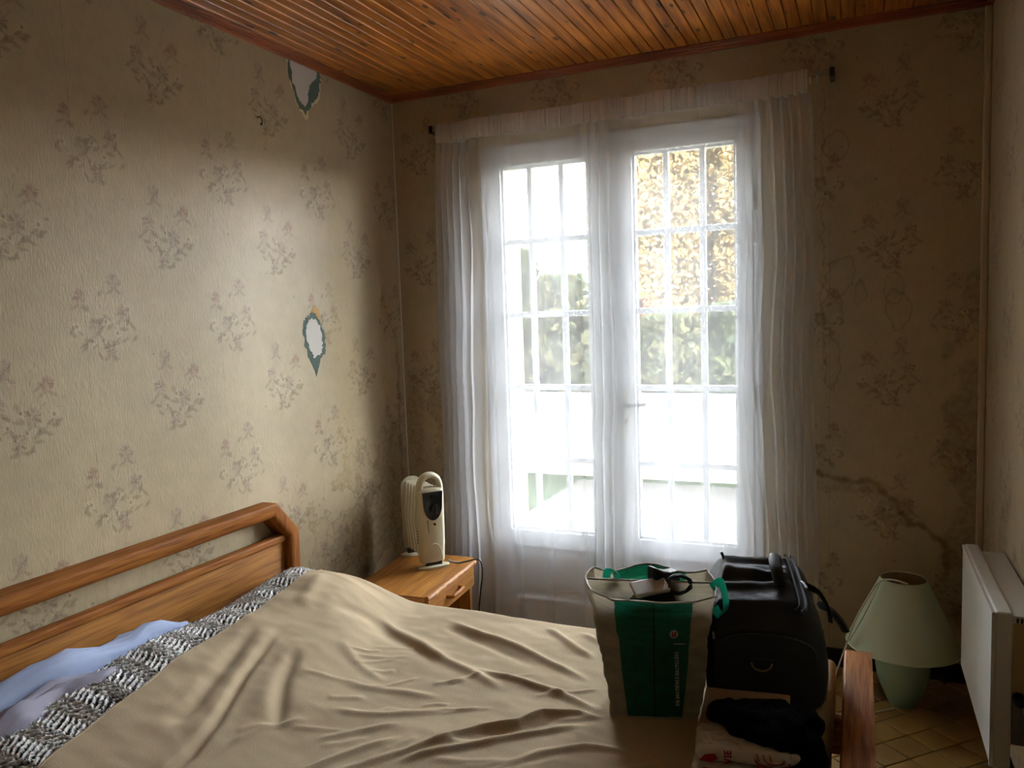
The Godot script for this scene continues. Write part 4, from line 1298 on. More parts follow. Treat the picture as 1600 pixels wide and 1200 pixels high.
func build_bag() -> void:
	var t := thing("shopping_bag", "tall green and beige woven plastic shopping bag standing open on the bedspread", "bag", Vector3(1.578, 0.437, 1.395), deg_to_rad(BAG_T))
	var nz := noise(91, 1.0, 3)
	var m := std(Color.WHITE, 0.42, 0.5)
	m.albedo_texture = bag_tex()
	m.backlight_enabled = true
	m.backlight = Color(1, 1, 1)
	bumpy(m, grey(512, 512, 63, 0.03, 3), 512, 512, 0.4)
	M.bag = m
	# perimeter: u 0 at the left front corner of the left side ... front is u in 0.07..0.25
	var outline := func(u: float, v: float) -> Vector3:
		var hgt := 0.318
		var y := hgt * (1.0 - v)
		var k := 1.0 - v
		var hw := lerpf(0.104, 0.148, pow(k, 0.9))
		var hd := lerpf(0.070, 0.098, k)
		# rectangle walked: left side (0..0.0725*..), front, right side, back
		var p := fposmod(u * 2.0, 1.0)
		var back := u >= 0.5
		var a := Vector2.ZERO
		# each half = half a side, the broad face, half a side
		if p < 0.145:
			a = Vector2(-hw - 0.012 * k * sin(p / 0.145 * PI / 2 + PI / 2), lerpf(0.0, hd, p / 0.145))
		elif p < 0.50 + 0.02:
			var q := (p - 0.145) / 0.375
			a = Vector2(lerpf(-hw, hw, 0.12 + q * 0.76) , hd)
			a.x = lerpf(-hw, hw, q)
		else:
			var q := (p - 0.52) / 0.48
			a = Vector2(hw + 0.012 * k * sin(q * PI / 2), lerpf(hd, 0.0, q))
		if back:
			a = -a
		# the rim: side gussets pull in, back rim stands higher
		var rim := smoothstep(0.55, 1.0, k)
		if back:
			y += 0.030 * rim * exp(-pow((a.x + 0.00) / 0.08, 2.0))
			a.y += 0.01 * rim
		else:
			y -= 0.006 * rim * exp(-pow((a.x - 0.03) / 0.09, 2.0))
		y += 0.022 * rim * clampf((absf(a.x) - 0.10) / 0.05, 0.0, 1.0) * (1.0 if a.x < 0.0 else 0.6)
		var n2 := nz.get_noise_3d(a.x * 7.0, y * 9.0, a.y * 7.0)
		var n3 := absf(nz.get_noise_3d(a.x * 16.0 + 3.0, y * 18.0, a.y * 16.0))
		var out := a.normalized()
		var amp := 0.007 * (0.35 if (not back and absf(a.x) < 0.09) else 1.0)
		a += out * (n2 * amp * 1.6 + n3 * amp)
		return Vector3(a.x, y, a.y)
	part("body", grid_mesh(193, 40, func(u, v): return outline.call(u, v), false), m, t)
	var rimp := []
	for i in 161:
		rimp.append(outline.call(float(i) / 160, 0.0))
	part("rim", tubem(rimp, 0.0025, 6), M.bag_inside, t)
	part("base", bx(Vector3(-0.108, -0.002, -0.072), Vector3(0.108, 0.006, 0.072), 0.003), M.bag_inside, t)
	var strap := func(pts: Array) -> ArrayMesh:
		var b := MB.new()
		b.tube(smooth_path(pts, 6), 0.011, 10, 0.14, Vector3(0.2, 0.1, 1.0))
		return b.commit(60.0)
	part("handle", strap.call([Vector3(-0.115, 0.315, -0.055), Vector3(-0.108, 0.345, -0.045), Vector3(-0.085, 0.345, -0.025), Vector3(-0.072, 0.315, -0.015), Vector3(-0.066, 0.27, -0.01)]), M.teal_strap, t, "teal carrying strap")
	part("handle", strap.call([Vector3(0.150, 0.325, 0.03), Vector3(0.172, 0.338, 0.02), Vector3(0.185, 0.30, 0.01), Vector3(0.187, 0.262, 0.01), Vector3(0.172, 0.25, 0.02), Vector3(0.156, 0.275, 0.03)]), M.teal_strap, t, "teal carrying strap hanging outside")
	# vertical line of lettering on the front
	var tmx := TextMesh.new()
	var fo := SystemFont.new(); fo.font_names = PackedStringArray(["Droid Sans"])
	fo.font_weight = 700
	tmx.font = fo
	tmx.text = "EN MATIÈRES RECYCLÉES"
	tmx.font_size = 16
	tmx.pixel_size = 0.00072
	tmx.depth = 0.0006
	var tp := part("lettering", tmx, M.white_print, t, "upright white lettering")
	tp.position = Vector3(0.056, 0.115, 0.0905)
	tp.rotation = Vector3(deg_to_rad(-3.6), 0, PI / 2)
	var tm2 := TextMesh.new()
	tm2.font = fo
	tm2.text = "COMMERÇANTS"
	tm2.font_size = 16
	tm2.pixel_size = 0.00022
	tm2.depth = 0.0006
	var tq := part("lettering", tm2, M.white_print, t)
	tq.position = Vector3(0.062, 0.206, 0.094)
	tq.rotation.x = deg_to_rad(-5.0)
	# contents
	var g := t.transform
	var put := func(p: Vector3) -> Vector3: return g * p
	var c1 := thing("white_charger_box", "flat white plastic box on top of the shopping bag contents", "box", put.call(Vector3(-0.004, 0.322, 0.030)), deg_to_rad(BAG_T + 18))
	var cb := part("case", bx(Vector3(-0.046, 0, -0.028), Vector3(0.046, 0.012, 0.028), 0.005), M.white_plastic, c1)
	cb.rotation = Vector3(0.35, 0, 0.12)
	var c2 := thing("black_pouch", "black fabric pouch stuffed into the green and beige bag", "pouch", put.call(Vector3(0.0, 0.134, 0.0)), deg_to_rad(BAG_T - 8))
	var pb := MB.new()
	pb.rbox(Vector3(0, 0.085, 0), Vector3(0.18, 0.19, 0.085), 0.04, 4, 6, func(p: Vector3) -> Vector3:
		p.x *= 1.0 - 0.25 * smoothstep(-0.02, 0.09, p.y)
		return p + Vector3(0, 0.02 * sin(p.x * 40.0 + 1.0) * (1.0 if p.y > 0 else 0.2), 0) + Vector3.ONE * 0.012 * nz.get_noise_3dv(p * 14.0))
	part("shell", pb.commit(70.0), M.black_cloth, c2)
	var c3 := thing("cable_coil", "black cable coil poking out of the shopping bag", "cable", put.call(Vector3(0.068, 0.318, 0.01)), 0.4)
	var coil := []
	for k in 40:
		var a := TAU * k / 13.0
		coil.append(Vector3(cos(a) * (0.030 + 0.003 * sin(k * 1.7)), 0.008 + sin(a) * 0.024 + k * 0.0003, 0.008 * sin(a * 0.5) + 0.0006 * k))
	part("cord", tubem(coil, 0.0028, 7), M.black_plastic, c3)
	var c4 := thing("black_case", "pointed black accessory case between cable coil and pouch", "case", put.call(Vector3(0.035, 0.302, -0.02)), 0.9)
	var kb := MB.new()
	kb.rbox(Vector3(0, 0.022, 0), Vector3(0.085, 0.055, 0.04), 0.010, 3, 2, func(p: Vector3) -> Vector3:
		p.y += clampf(-p.x, 0.0, 0.05) * 0.55
		return p)
	part("shell", kb.commit(60.0), M.black_plastic, c4)

func build_travel_bag() -> void:
	var t := thing("travel_bag", "bulky black travel bag with zip pockets beside the shopping bag", "travel bag", Vector3(1.834, 0.447, 1.205), deg_to_rad(9))
	var nz := noise(95, 1.0, 3)
	# local: front +z, height to the rear higher, top slopes to the front
	var warp := func(p: Vector3) -> Vector3:
		var k := (p.y + 0.135) / 0.27              # 0 bottom 1 top
		var b := (0.16 - p.z) / 0.32               # 0 front 1 back
		p.y += 0.048 * b * smoothstep(0.3, 1.0, k) - 0.030 * smoothstep(0.6, 1.0, k) * (1.0 - b)
		p.x *= 1.0 + 0.02 * sin(k * PI) - 0.22 * smoothstep(0.55, 1.0, k) * b
		p.x += -0.012 * smoothstep(0.4, 1.0, k)
		p += Vector3(1, 1, 1) * 0.007 * nz.get_noise_3dv(p * 5.0)
		return p
	var b := MB.new()
	b.rbox(Vector3(0, 0.137, 0), Vector3(0.292, 0.27, 0.32), 0.045, 5, 12, warp)
	part("body", b.commit(70.0), M.black_cloth, t)
	var off := Vector3(0, 0.137, 0)
	# front pocket: arched panel
	var poly := PackedVector2Array()
	poly.append(Vector2(-0.125, 0.01)); poly.append(Vector2(0.115, 0.01))
	for k in 17:
		var a := PI * k / 16.0
		poly.append(Vector2(-0.005 + cos(a) * (0.122 if k in [0, 16] else 0.12), 0.145 + pow(sin(a), 0.6) * 0.062))
	var fp := MB.new()
	fp.prism(poly, Vector3(0, 0, 0.146), Vector3(1, 0, 0), Vector3(0, 1, 0), 0.026)
	part("front_pocket", fp.commit(30.0), M.black_cloth, t)
	var zp := []
	for k in 21:
		var a := PI * k / 20.0
		zp.append(Vector3(-0.005 + cos(a) * 0.121, 0.147 + pow(sin(a), 0.6) * 0.062, 0.171))
	part("zip", tubem(zp, 0.0035, 6), M.zip, t)
	# pocket lying on the sloping top with its zip, folds and grab handle
	var up := func(x: float, z: float, h: float) -> Vector3:
		var p: Vector3 = warp.call(Vector3(x, 0.135, z))
		return Vector3(p.x, p.y + 0.137 + h, p.z)
	var tpk := func(u: float, v: float) -> Vector3:
		var x := lerpf(-0.125, 0.110, u)
		var z := lerpf(0.135, -0.115, v)
		var e := minf(minf(u, 1.0 - u), minf(v, 1.0 - v))
		var h := 0.026 * smoothstep(0.0, 0.10, e)
		var inn := smoothstep(0.02, 0.16, e)
		h += inn * (0.010 * exp(-pow((v - 0.30 - 0.10 * u) / 0.06, 2.0)) - 0.009 * exp(-pow((v - 0.46 - 0.06 * u) / 0.07, 2.0)) + 0.009 * exp(-pow((v - 0.66 + 0.10 * u) / 0.06, 2.0)) - 0.006 * exp(-pow((v - 0.80) / 0.05, 2.0)))
		h += 0.004 * nz.get_noise_2d(x * 7.0, z * 10.0)
		return up.call(x, z, h - 0.006)
	part("top_pocket", grid_mesh(60, 60, tpk, false), M.black_cloth, t)
	var z2 := []
	for q in [[0.112, -0.115], [0.119, -0.10], [0.119, 0.02], [0.115, 0.11], [0.10, 0.135]]:
		z2.append(up.call(q[0], q[1], 0.012))
	var z2s := smooth_path(z2, 6)
	part("zip", tubem(z2s, 0.005, 6), M.grey_web, t, "grey zip edge")
	var z3 := []
	for q in z2s:
		z3.append(q + Vector3(-0.016, 0.004, 0))
	part("zip", tubem(z3, 0.003, 6), M.grey_web, t)
	part("zip_pull", tubem([up.call(0.122, 0.01, 0.016), up.call(0.124, 0.025, 0.020), up.call(0.126, 0.045, 0.018)], 0.0035, 8), M.steel, t, "shiny zip pull")
	part("zip_pull", tubem([Vector3(-0.128, 0.205, 0.163), Vector3(-0.126, 0.190, 0.172)], 0.003, 8), M.steel, t, "shiny zip pull")
	var gh := []
	for q in [[0.060, -0.055, 0.024], [0.056, -0.045, 0.050], [0.052, -0.01, 0.058], [0.052, 0.030, 0.052], [0.056, 0.050, 0.026]]:
		gh.append(up.call(q[0], q[1], q[2]))
	part("grab_handle", tubem(smooth_path(gh, 6), 0.017, 12, 0.6), M.black_cloth, t)
	part("loop", tubem([up.call(-0.095, -0.085, -0.012), up.call(-0.108, -0.088, 0.012), up.call(-0.116, -0.090, 0.030)], 0.007, 8, 0.5), M.black_cloth, t)
	# half ring on the front
	var ring := []
	for k in 13:
		var a := PI + PI * k / 12.0
		ring.append(Vector3(-0.012 + cos(a) * 0.024, 0.138 + sin(a) * 0.019, 0.178))
	part("half_ring", tubem(ring, 0.0022, 8), M.brass, t, "brass half ring")
	part("ring_tab", bx(Vector3(-0.040, 0.133, 0.170), Vector3(0.016, 0.148, 0.1765), 0.003), M.black_cloth, t)
	# webbing on the right with its padded strap end
	var sd := MB.new()
	sd.tube(smooth_path([Vector3(0.118, 0.262, -0.05), Vector3(0.146, 0.252, -0.03), Vector3(0.166, 0.215, -0.01), Vector3(0.170, 0.185, 0.0)], 6), 0.024, 12, 0.14, Vector3(1, 0.4, 0))
	part("side_webbing", sd.commit(60.0), M.grey_web, t, "ribbed grey webbing")
	part("shoulder_strap", tubem(smooth_path([Vector3(0.150, 0.222, -0.02), Vector3(0.175, 0.205, -0.03), Vector3(0.200, 0.172, -0.04), Vector3(0.212, 0.150, -0.04)], 5), 0.023, 10, 0.4), M.black_cloth, t)
	part("side_seam", tubem(smooth_path([Vector3(0.143, 0.02, 0.10), Vector3(0.147, 0.11, 0.10), Vector3(0.138, 0.20, 0.09)], 5), 0.004, 6), M.zip, t)

# smooth union of tapered capsules meshed as surface nets
func blob(bones: Array, cell: float, k: float, nz: FastNoiseLite, na: float, nf: float) -> ArrayMesh:
	var lo := Vector3.ONE * 1e9
	var hi := -lo
	for b in bones:
		for e in [[b[0], b[2]], [b[1], b[3]]]:
			lo = lo.min(e[0] - Vector3.ONE * (e[1] + 0.03)); hi = hi.max(e[0] + Vector3.ONE * (e[1] + 0.03))
	var n := Vector3i(((hi - lo) / cell).ceil()) + Vector3i.ONE
	var F := PackedFloat32Array(); F.resize(n.x * n.y * n.z)
	for i in n.x:
		for j in n.y:
			for l in n.z:
				var p := lo + Vector3(i, j, l) * cell
				var s := 0.0
				for b in bones:
					var ab: Vector3 = b[1] - b[0]
					var t := clampf((p - b[0]).dot(ab) / maxf(1e-9, ab.length_squared()), 0.0, 1.0)
					var q: Vector3 = p - (b[0] + ab * t)
					q.y *= 1.35
					s += exp(-(q.length() - lerpf(b[2], b[3], t)) / k)
				F[(i * n.y + j) * n.z + l] = -k * log(maxf(s, 1e-30)) + nz.get_noise_3dv(p * nf) * na
	var id := {}
	var V := PackedVector3Array()
	var at := func(i: int, j: int, l: int) -> float: return F[(i * n.y + j) * n.z + l]
	for i in n.x - 1:
		for j in n.y - 1:
			for l in n.z - 1:
				var c := Vector3.ZERO
				var m := 0
				for e in [[0, 0, 0, 1, 0, 0], [0, 0, 0, 0, 1, 0], [0, 0, 0, 0, 0, 1], [1, 0, 0, 1, 1, 0], [1, 0, 0, 1, 0, 1], [0, 1, 0, 1, 1, 0], [0, 1, 0, 0, 1, 1], [0, 0, 1, 1, 0, 1], [0, 0, 1, 0, 1, 1], [1, 1, 0, 1, 1, 1], [1, 0, 1, 1, 1, 1], [0, 1, 1, 1, 1, 1]]:
					var a: float = at.call(i + e[0], j + e[1], l + e[2])
					var b: float = at.call(i + e[3], j + e[4], l + e[5])
					if (a < 0.0) != (b < 0.0):
						c += Vector3(e[0], e[1], e[2]).lerp(Vector3(e[3], e[4], e[5]), a / (a - b)); m += 1
				if m:
					id[Vector3i(i, j, l)] = V.size()
					V.append(lo + (Vector3(i, j, l) + c / m) * cell)
	var mb := MB.new()
	for i in range(1, n.x - 1):
		for j in range(1, n.y - 1):
			for l in range(1, n.z - 1):
				var a: float = at.call(i, j, l)
				for ax in 3:
					var d := Vector3i.ZERO; d[ax] = 1
					var b: float = at.call(i + d.x, j + d.y, l + d.z)
					if (a < 0.0) == (b < 0.0):
						continue
					var u := Vector3i.ZERO; u[(ax + 1) % 3] = 1
					var w := Vector3i.ZERO; w[(ax + 2) % 3] = 1
					var o := Vector3i(i, j, l)
					var q := [o, o - u, o - u - w, o - w]
					if q.all(func(x): return id.has(x)):
						var out := Vector3(d) * (1.0 if a < 0.0 else -1.0)
						mb.quad(V[id[q[0]]], V[id[q[1]]], V[id[q[2]]], V[id[q[3]]], out)
	return mb.commit(80.0)

func build_small_things() -> void:
	var nz := noise(97, 1.0, 3)
	# wrapped packs with red print
	for q in [[0.438, 1.838, 1.612, 0.222, 0.125, 0.034, 0.02, "lower white plastic wrapped pack with red print under the knitted jumper"], [0.473, 1.834, 1.604, 0.208, 0.118, 0.036, 0.10, "upper glossy plastic wrapped pack with red lettering under the knitted jumper"]]:
		var pk := thing("wrapped_pack", q[7], "package", Vector3(q[1], q[0], q[2]), q[6] + 0.06)
		var sd: float = q[1] * 10.0 + q[0] * 50
		var hs := Vector3(q[3], q[5], q[4]) / 2
		var b := MB.new()
		b.rbox(Vector3(0, hs.y, 0), hs * 2, 0.016, 4, 10, func(p: Vector3) -> Vector3:
			var e := pow(absf(p.x) / hs.x, 4.0)
			p.y *= 1.0 - 0.10 * e
			return p + Vector3(0, 1, 1) * 0.006 * nz.get_noise_3d(p.x * 14.0 + sd, p.y * 20.0, p.z * 14.0))
		part("wrapper", b.commit(60.0), M.wrapper, pk)
		for sd2 in [1.0]:
			var crimp := MB.new()
			crimp.rbox(Vector3(sd2 * (hs.x + 0.004), hs.y, 0), Vector3(0.024, hs.y * 1.5, hs.z * 1.9), 0.008, 2, 14, func(p: Vector3) -> Vector3:
				return p + Vector3(0.006 * sin(p.z * 110.0 + sd) + 0.004 * sin(p.y * 300.0), 0.004 * sin(p.z * 160.0), 0))
			part("crimped_end", crimp.commit(40.0), M.wrapper, pk)
		# print on the front face, a thin layer
		var fz := hs.z + 0.0015
		var pr := func(poly: Array, mat: Material):
			var mb := MB.new()
			mb.prism(PackedVector2Array(poly), Vector3(0, hs.y, fz), Vector3(1, 0, 0), Vector3(0, 1, 0), 0.0015)
			part("print", mb.commit(20.0), mat, pk)
		if q[0] > 0.47:
			pr.call([Vector2(-0.095, -0.012), Vector2(-0.07, -0.014), Vector2(-0.055, -0.004), Vector2(-0.062, 0.006), Vector2(-0.082, 0.003)], M.red_print)
			var fo := SystemFont.new(); fo.font_names = PackedStringArray(["Droid Sans"]); fo.font_weight = 800
			var tx := TextMesh.new(); tx.font = fo; tx.text = "VIE"; tx.font_size = 16; tx.pixel_size = 0.0013; tx.depth = 0.001
			var tp := part("lettering", tx, M.red_print, pk, "red lettering")
			tp.position = Vector3(-0.034, hs.y + 0.002, fz + 0.001); tp.rotation.z = PI / 2
			# sweeping red emblem
			var arc := []
			var arc2 := []
			for k in 13:
				var a := PI * 1.02 + k / 12.0 * PI * 0.92
				arc.append(Vector3(0.058 + cos(a) * 0.036, hs.y + 0.004 + sin(a) * 0.019, fz + 0.001))
				arc2.append(Vector3(0.062 + cos(a + 0.3) * 0.020, hs.y + 0.005 + sin(a + 0.3) * 0.010, fz + 0.001))
			part("emblem", tubem(arc, 0.0042, 6, 0.3), M.red_print, pk, "sweeping red emblem")
			part("emblem", tubem(arc2, 0.0026, 6, 0.3), M.red_print, pk)
			for k in 3:
				part("emblem", tubem([Vector3(0.026 + k * 0.013, hs.y + 0.015, fz + 0.001), Vector3(0.030 + k * 0.013, hs.y + 0.001, fz + 0.001)], 0.0025, 6, 0.4), M.red_print, pk)
		else:
			pr.call([Vector2(-0.085, 0.012), Vector2(-0.075, -0.014), Vector2(-0.035, -0.016), Vector2(-0.030, 0.004), Vector2(-0.05, 0.013)], std(Color(0.50, 0.22, 0.13), 0.5))
			pr.call([Vector2(-0.015, 0.013), Vector2(0.012, 0.012), Vector2(-0.008, -0.010)], M.red_print)
	# tan envelope under the jumper
	var en := thing("tan_envelope", "tan paper envelope between black travel bag and knitted jumper", "envelope", Vector3(1.820, 0.498, 1.464), 0.02)
	var eb := MB.new()
	eb.rbox(Vector3(0, 0.004, 0), Vector3(0.20, 0.006, 0.12), 0.002, 1, 8, func(p: Vector3) -> Vector3: return p + Vector3(0, 0.006 * sin(p.x * 14.0), 0))
	var ep := part("paper", eb.commit(40.0), M.kraft, en)
	ep.rotation.x = 0.30
	# dark jumper
	var jm := thing("knitted_jumper", "black knitted jumper crumpled over the wrapped packs", "jumper", Vector3(1.866, 0.522, 1.568))
	var bones := [
		[Vector3(-0.085, 0.006, -0.03), Vector3(0.03, 0.012, -0.045), 0.030, 0.036],
		[Vector3(-0.05, 0.010, 0.01), Vector3(0.06, 0.010, 0.00), 0.034, 0.036],
		[Vector3(0.05, 0.0, 0.02), Vector3(0.095, -0.01, 0.035), 0.036, 0.030],
		[Vector3(0.02, 0.012, -0.055), Vector3(0.105, 0.010, -0.03), 0.028, 0.032],
		[Vector3(0.09, -0.01, 0.00), Vector3(0.115, -0.03, 0.05), 0.028, 0.024],
		[Vector3(0.105, -0.03, 0.05), Vector3(0.085, -0.055, 0.085), 0.024, 0.018],
		[Vector3(0.115, -0.03, 0.04), Vector3(0.125, -0.060, 0.055), 0.020, 0.016],
		[Vector3(-0.09, 0.004, -0.04), Vector3(-0.10, 0.0, -0.01), 0.022, 0.016],
		[Vector3(-0.03, 0.004, 0.03), Vector3(0.04, 0.000, 0.05), 0.024, 0.026],
	]
	part("knit", blob(bones, 0.0075, 0.010, nz, 0.010, 26.0), M.knit, jm)

# ------------------------------------------------------------------ lamp and panel heater
func build_lamp() -> void:
	var t := thing("table_lamp", "pale green ceramic table lamp with cone shade standing on the floor tiles", "lamp", Vector3(2.219, 0.0015, 0.255))
	var b := MB.new()
	b.lathe([Vector2(0.0, 0.0), Vector2(0.040, 0.0), Vector2(0.045, 0.004), Vector2(0.058, 0.030), Vector2(0.074, 0.070), Vector2(0.086, 0.110), Vector2(0.091, 0.145), Vector2(0.089, 0.175), Vector2(0.080, 0.200), Vector2(0.060, 0.218), Vector2(0.035, 0.228), Vector2(0.026, 0.238), Vector2(0.024, 0.250), Vector2(0.0, 0.250)], 48, Vector3.ZERO)
	part("ceramic_base", b.commit(35.0), M.celadon, t)
	part("socket", tubem([Vector3(0, 0.25, 0), Vector3(0, 0.32, 0)], 0.016, 16), M.white_plastic, t)
	var bulb := MB.new()
	bulb.lathe([Vector2(0.0, 0.31), Vector2(0.014, 0.315), Vector2(0.018, 0.335), Vector2(0.029, 0.365), Vector2(0.027, 0.385), Vector2(0.015, 0.40), Vector2(0.0, 0.404)], 20, Vector3.ZERO)
	part("bulb", bulb.commit(60.0), M.white_plastic, t)
	var sh := MB.new()
	sh.lathe([Vector2(0.190, 0.226), Vector2(0.078, 0.470)], 64, Vector3.ZERO)
	part("shade", sh.commit(40.0), M.shade, t)
	var si := MB.new()
	si.lathe([Vector2(0.0765, 0.470), Vector2(0.1885, 0.226)], 64, Vector3.ZERO)
	part("shade_lining", si.commit(40.0), M.shade_lining, t)
	for q in [[0.190, 0.226], [0.077, 0.470]]:
		var ring := []
		for k in 49:
			ring.append(Vector3(cos(TAU * k / 48.0) * q[0], q[1], sin(TAU * k / 48.0) * q[0]))
		part("wire_ring", tubem(ring, 0.0024, 6), M.shade, t)
	for k in 3:
		var a := TAU * k / 3 + 0.4
		part("spoke", tubem([Vector3(0, 0.405, 0), Vector3(cos(a) * 0.076, 0.466, sin(a) * 0.076)], 0.0018, 6), M.brass, t)
	# cord looped over the shade, down past the footboard to its switch
	var cord := smooth_path([Vector3(0.01, 0.475, 0.072), Vector3(-0.045, 0.482, 0.062), Vector3(-0.085, 0.462, 0.055), Vector3(-0.125, 0.395, 0.070), Vector3(-0.160, 0.320, 0.082), Vector3(-0.184, 0.245, 0.085), Vector3(-0.205, 0.180, 0.10), Vector3(-0.225, 0.12, 0.13), Vector3(-0.228, 0.05, 0.16), Vector3(-0.215, 0.008, 0.17), Vector3(-0.12, 0.004, 0.13), Vector3(-0.03, 0.004, 0.055)], 6)
	part("cord", tubem(cord, 0.0028, 8), M.white_plastic, t, "white cord looped over the shade")
	var c2 := smooth_path([Vector3(-0.078, 0.462, 0.048), Vector3(-0.108, 0.40, 0.082), Vector3(-0.140, 0.33, 0.095), Vector3(-0.178, 0.25, 0.090)], 6)
	part("cord", tubem(c2, 0.0022, 8), M.shade, t)

func build_panel_heater() -> void:
	var t := thing("panel_heater", "white electric panel heater mounted on the wall beside the lamp", "radiator", Vector3(2.40, 0.26, 0.77))
	var z0 := -0.31
	var z1 := 0.315
	part("casing", bx(Vector3(-0.014, 0, z0), Vector3(0.026, 0.415, z1), 0.007), M.radiator, t)
	part("front_panel", bx(Vector3(-0.020, 0.006, z0 + 0.010), Vector3(-0.012, 0.405, z1 - 0.010), 0.003), M.radiator_front, t)
	var lip := MB.new()
	lip.box(Vector3(-0.021, 0.402, z0 + 0.004), Vector3(-0.011, 0.411, z1 - 0.004))
	lip.box(Vector3(-0.021, 0.002, z1 - 0.010), Vector3(-0.011, 0.411, z1 - 0.003))
	part("trim_edge", lip.commit(30.0), M.radiator, t)
	part("back_box", bx(Vector3(0.026, 0.20, z0 + 0.05), Vector3(0.094, 0.385, z1 - 0.02), 0.004), M.beige_metal, t, "beige rear connection box")
	part("vent_grille", bx(Vector3(0.026, 0.385, z0 + 0.04), Vector3(0.092, 0.405, z1 - 0.01), 0.003), M.radiator, t)
	for i in 12:
		part("vent_slot", bx(Vector3(0.034 + (i % 6) * 0.009, 0.388, z1 - 0.012), Vector3(0.039 + (i % 6) * 0.009, 0.400, z1 - 0.008)), M.black_plastic, t) if i < 6 else null
	for z in [z0 + 0.12, z1 - 0.10]:
		part("bracket", bx(Vector3(0.026, 0.03, z), Vector3(0.094, 0.195, z + 0.02), 0.002), M.rod, t)
	part("dial", tubem([Vector3(0.05, 0.17, z1 - 0.06), Vector3(0.05, 0.17, z1 - 0.03)], 0.014, 16), M.black_plastic, t)
	part("cable", tubem(smooth_path([Vector3(0.06, 0.16, z1 - 0.05), Vector3(0.072, 0.05, z1 - 0.03), Vector3(0.06, -0.08, z1 - 0.01), Vector3(0.066, -0.20, z1 - 0.02), Vector3(0.075, -0.25, z1 - 0.06)], 6), 0.004, 8), M.white_plastic, t)
	var so := thing("wall_socket", "small pale wall socket low behind the green lamp", "socket", Vector3(2.335, 0.13, 0.0))
	part("plate", bx(Vector3(-0.036, -0.036, 0.0), Vector3(0.036, 0.036, 0.010), 0.004), M.white_plastic, so)
	part("insert", tubem([Vector3(0, 0, 0.0095), Vector3(0, 0, 0.0112)], 0.022, 20), M.rod, so)

# ------------------------------------------------------------------ outside
func leaf_cloud(called: String, parent: Node3D, n: int, sd: int, size: float, cols: Array, place: Callable) -> void:
	var lf := MB.new()
	var a := Vector3(0, 0, 0)
	lf.tri(Vector3(-0.5, 0, 0), Vector3(0, 0.12, 0.32), Vector3(0.5, 0, 0), Vector3(0, 1, 0.2))
	lf.tri(Vector3(-0.5, 0, 0), Vector3(0, 0.12, -0.32), Vector3(0.5, 0, 0), Vector3(0, 1, -0.2))
	var m := std(Color.WHITE, 0.8, 0.3)
	m.vertex_color_use_as_albedo = true
	m.backlight_enabled = true
	m.backlight = Color(0.8, 0.8, 0.8)
	var mm := MultiMesh.new()
	mm.transform_format = MultiMesh.TRANSFORM_3D
	mm.use_colors = true
	mm.mesh = lf.commit(10.0)
	mm.instance_count = n
	var r := RandomNumberGenerator.new(); r.seed = sd
	for i in n:
		var p: Vector3 = place.call(r)
		var b := Basis.from_euler(Vector3(r.randf() * TAU, r.randf() * TAU, r.randf() * TAU)).scaled(Vector3.ONE * size * r.randf_range(0.6, 1.4))
		mm.set_instance_transform(i, Transform3D(b, p))
		var c: Color = cols[r.randi() % cols.size()]
		mm.set_instance_color(i, c * r.randf_range(0.75, 1.25))
	var mi := MultiMeshInstance3D.new()
	mi.name = called
	mi.multimesh = mm
	mi.material_override = m
	mi.set_meta("kind", "stuff")
	parent.add_child(mi)

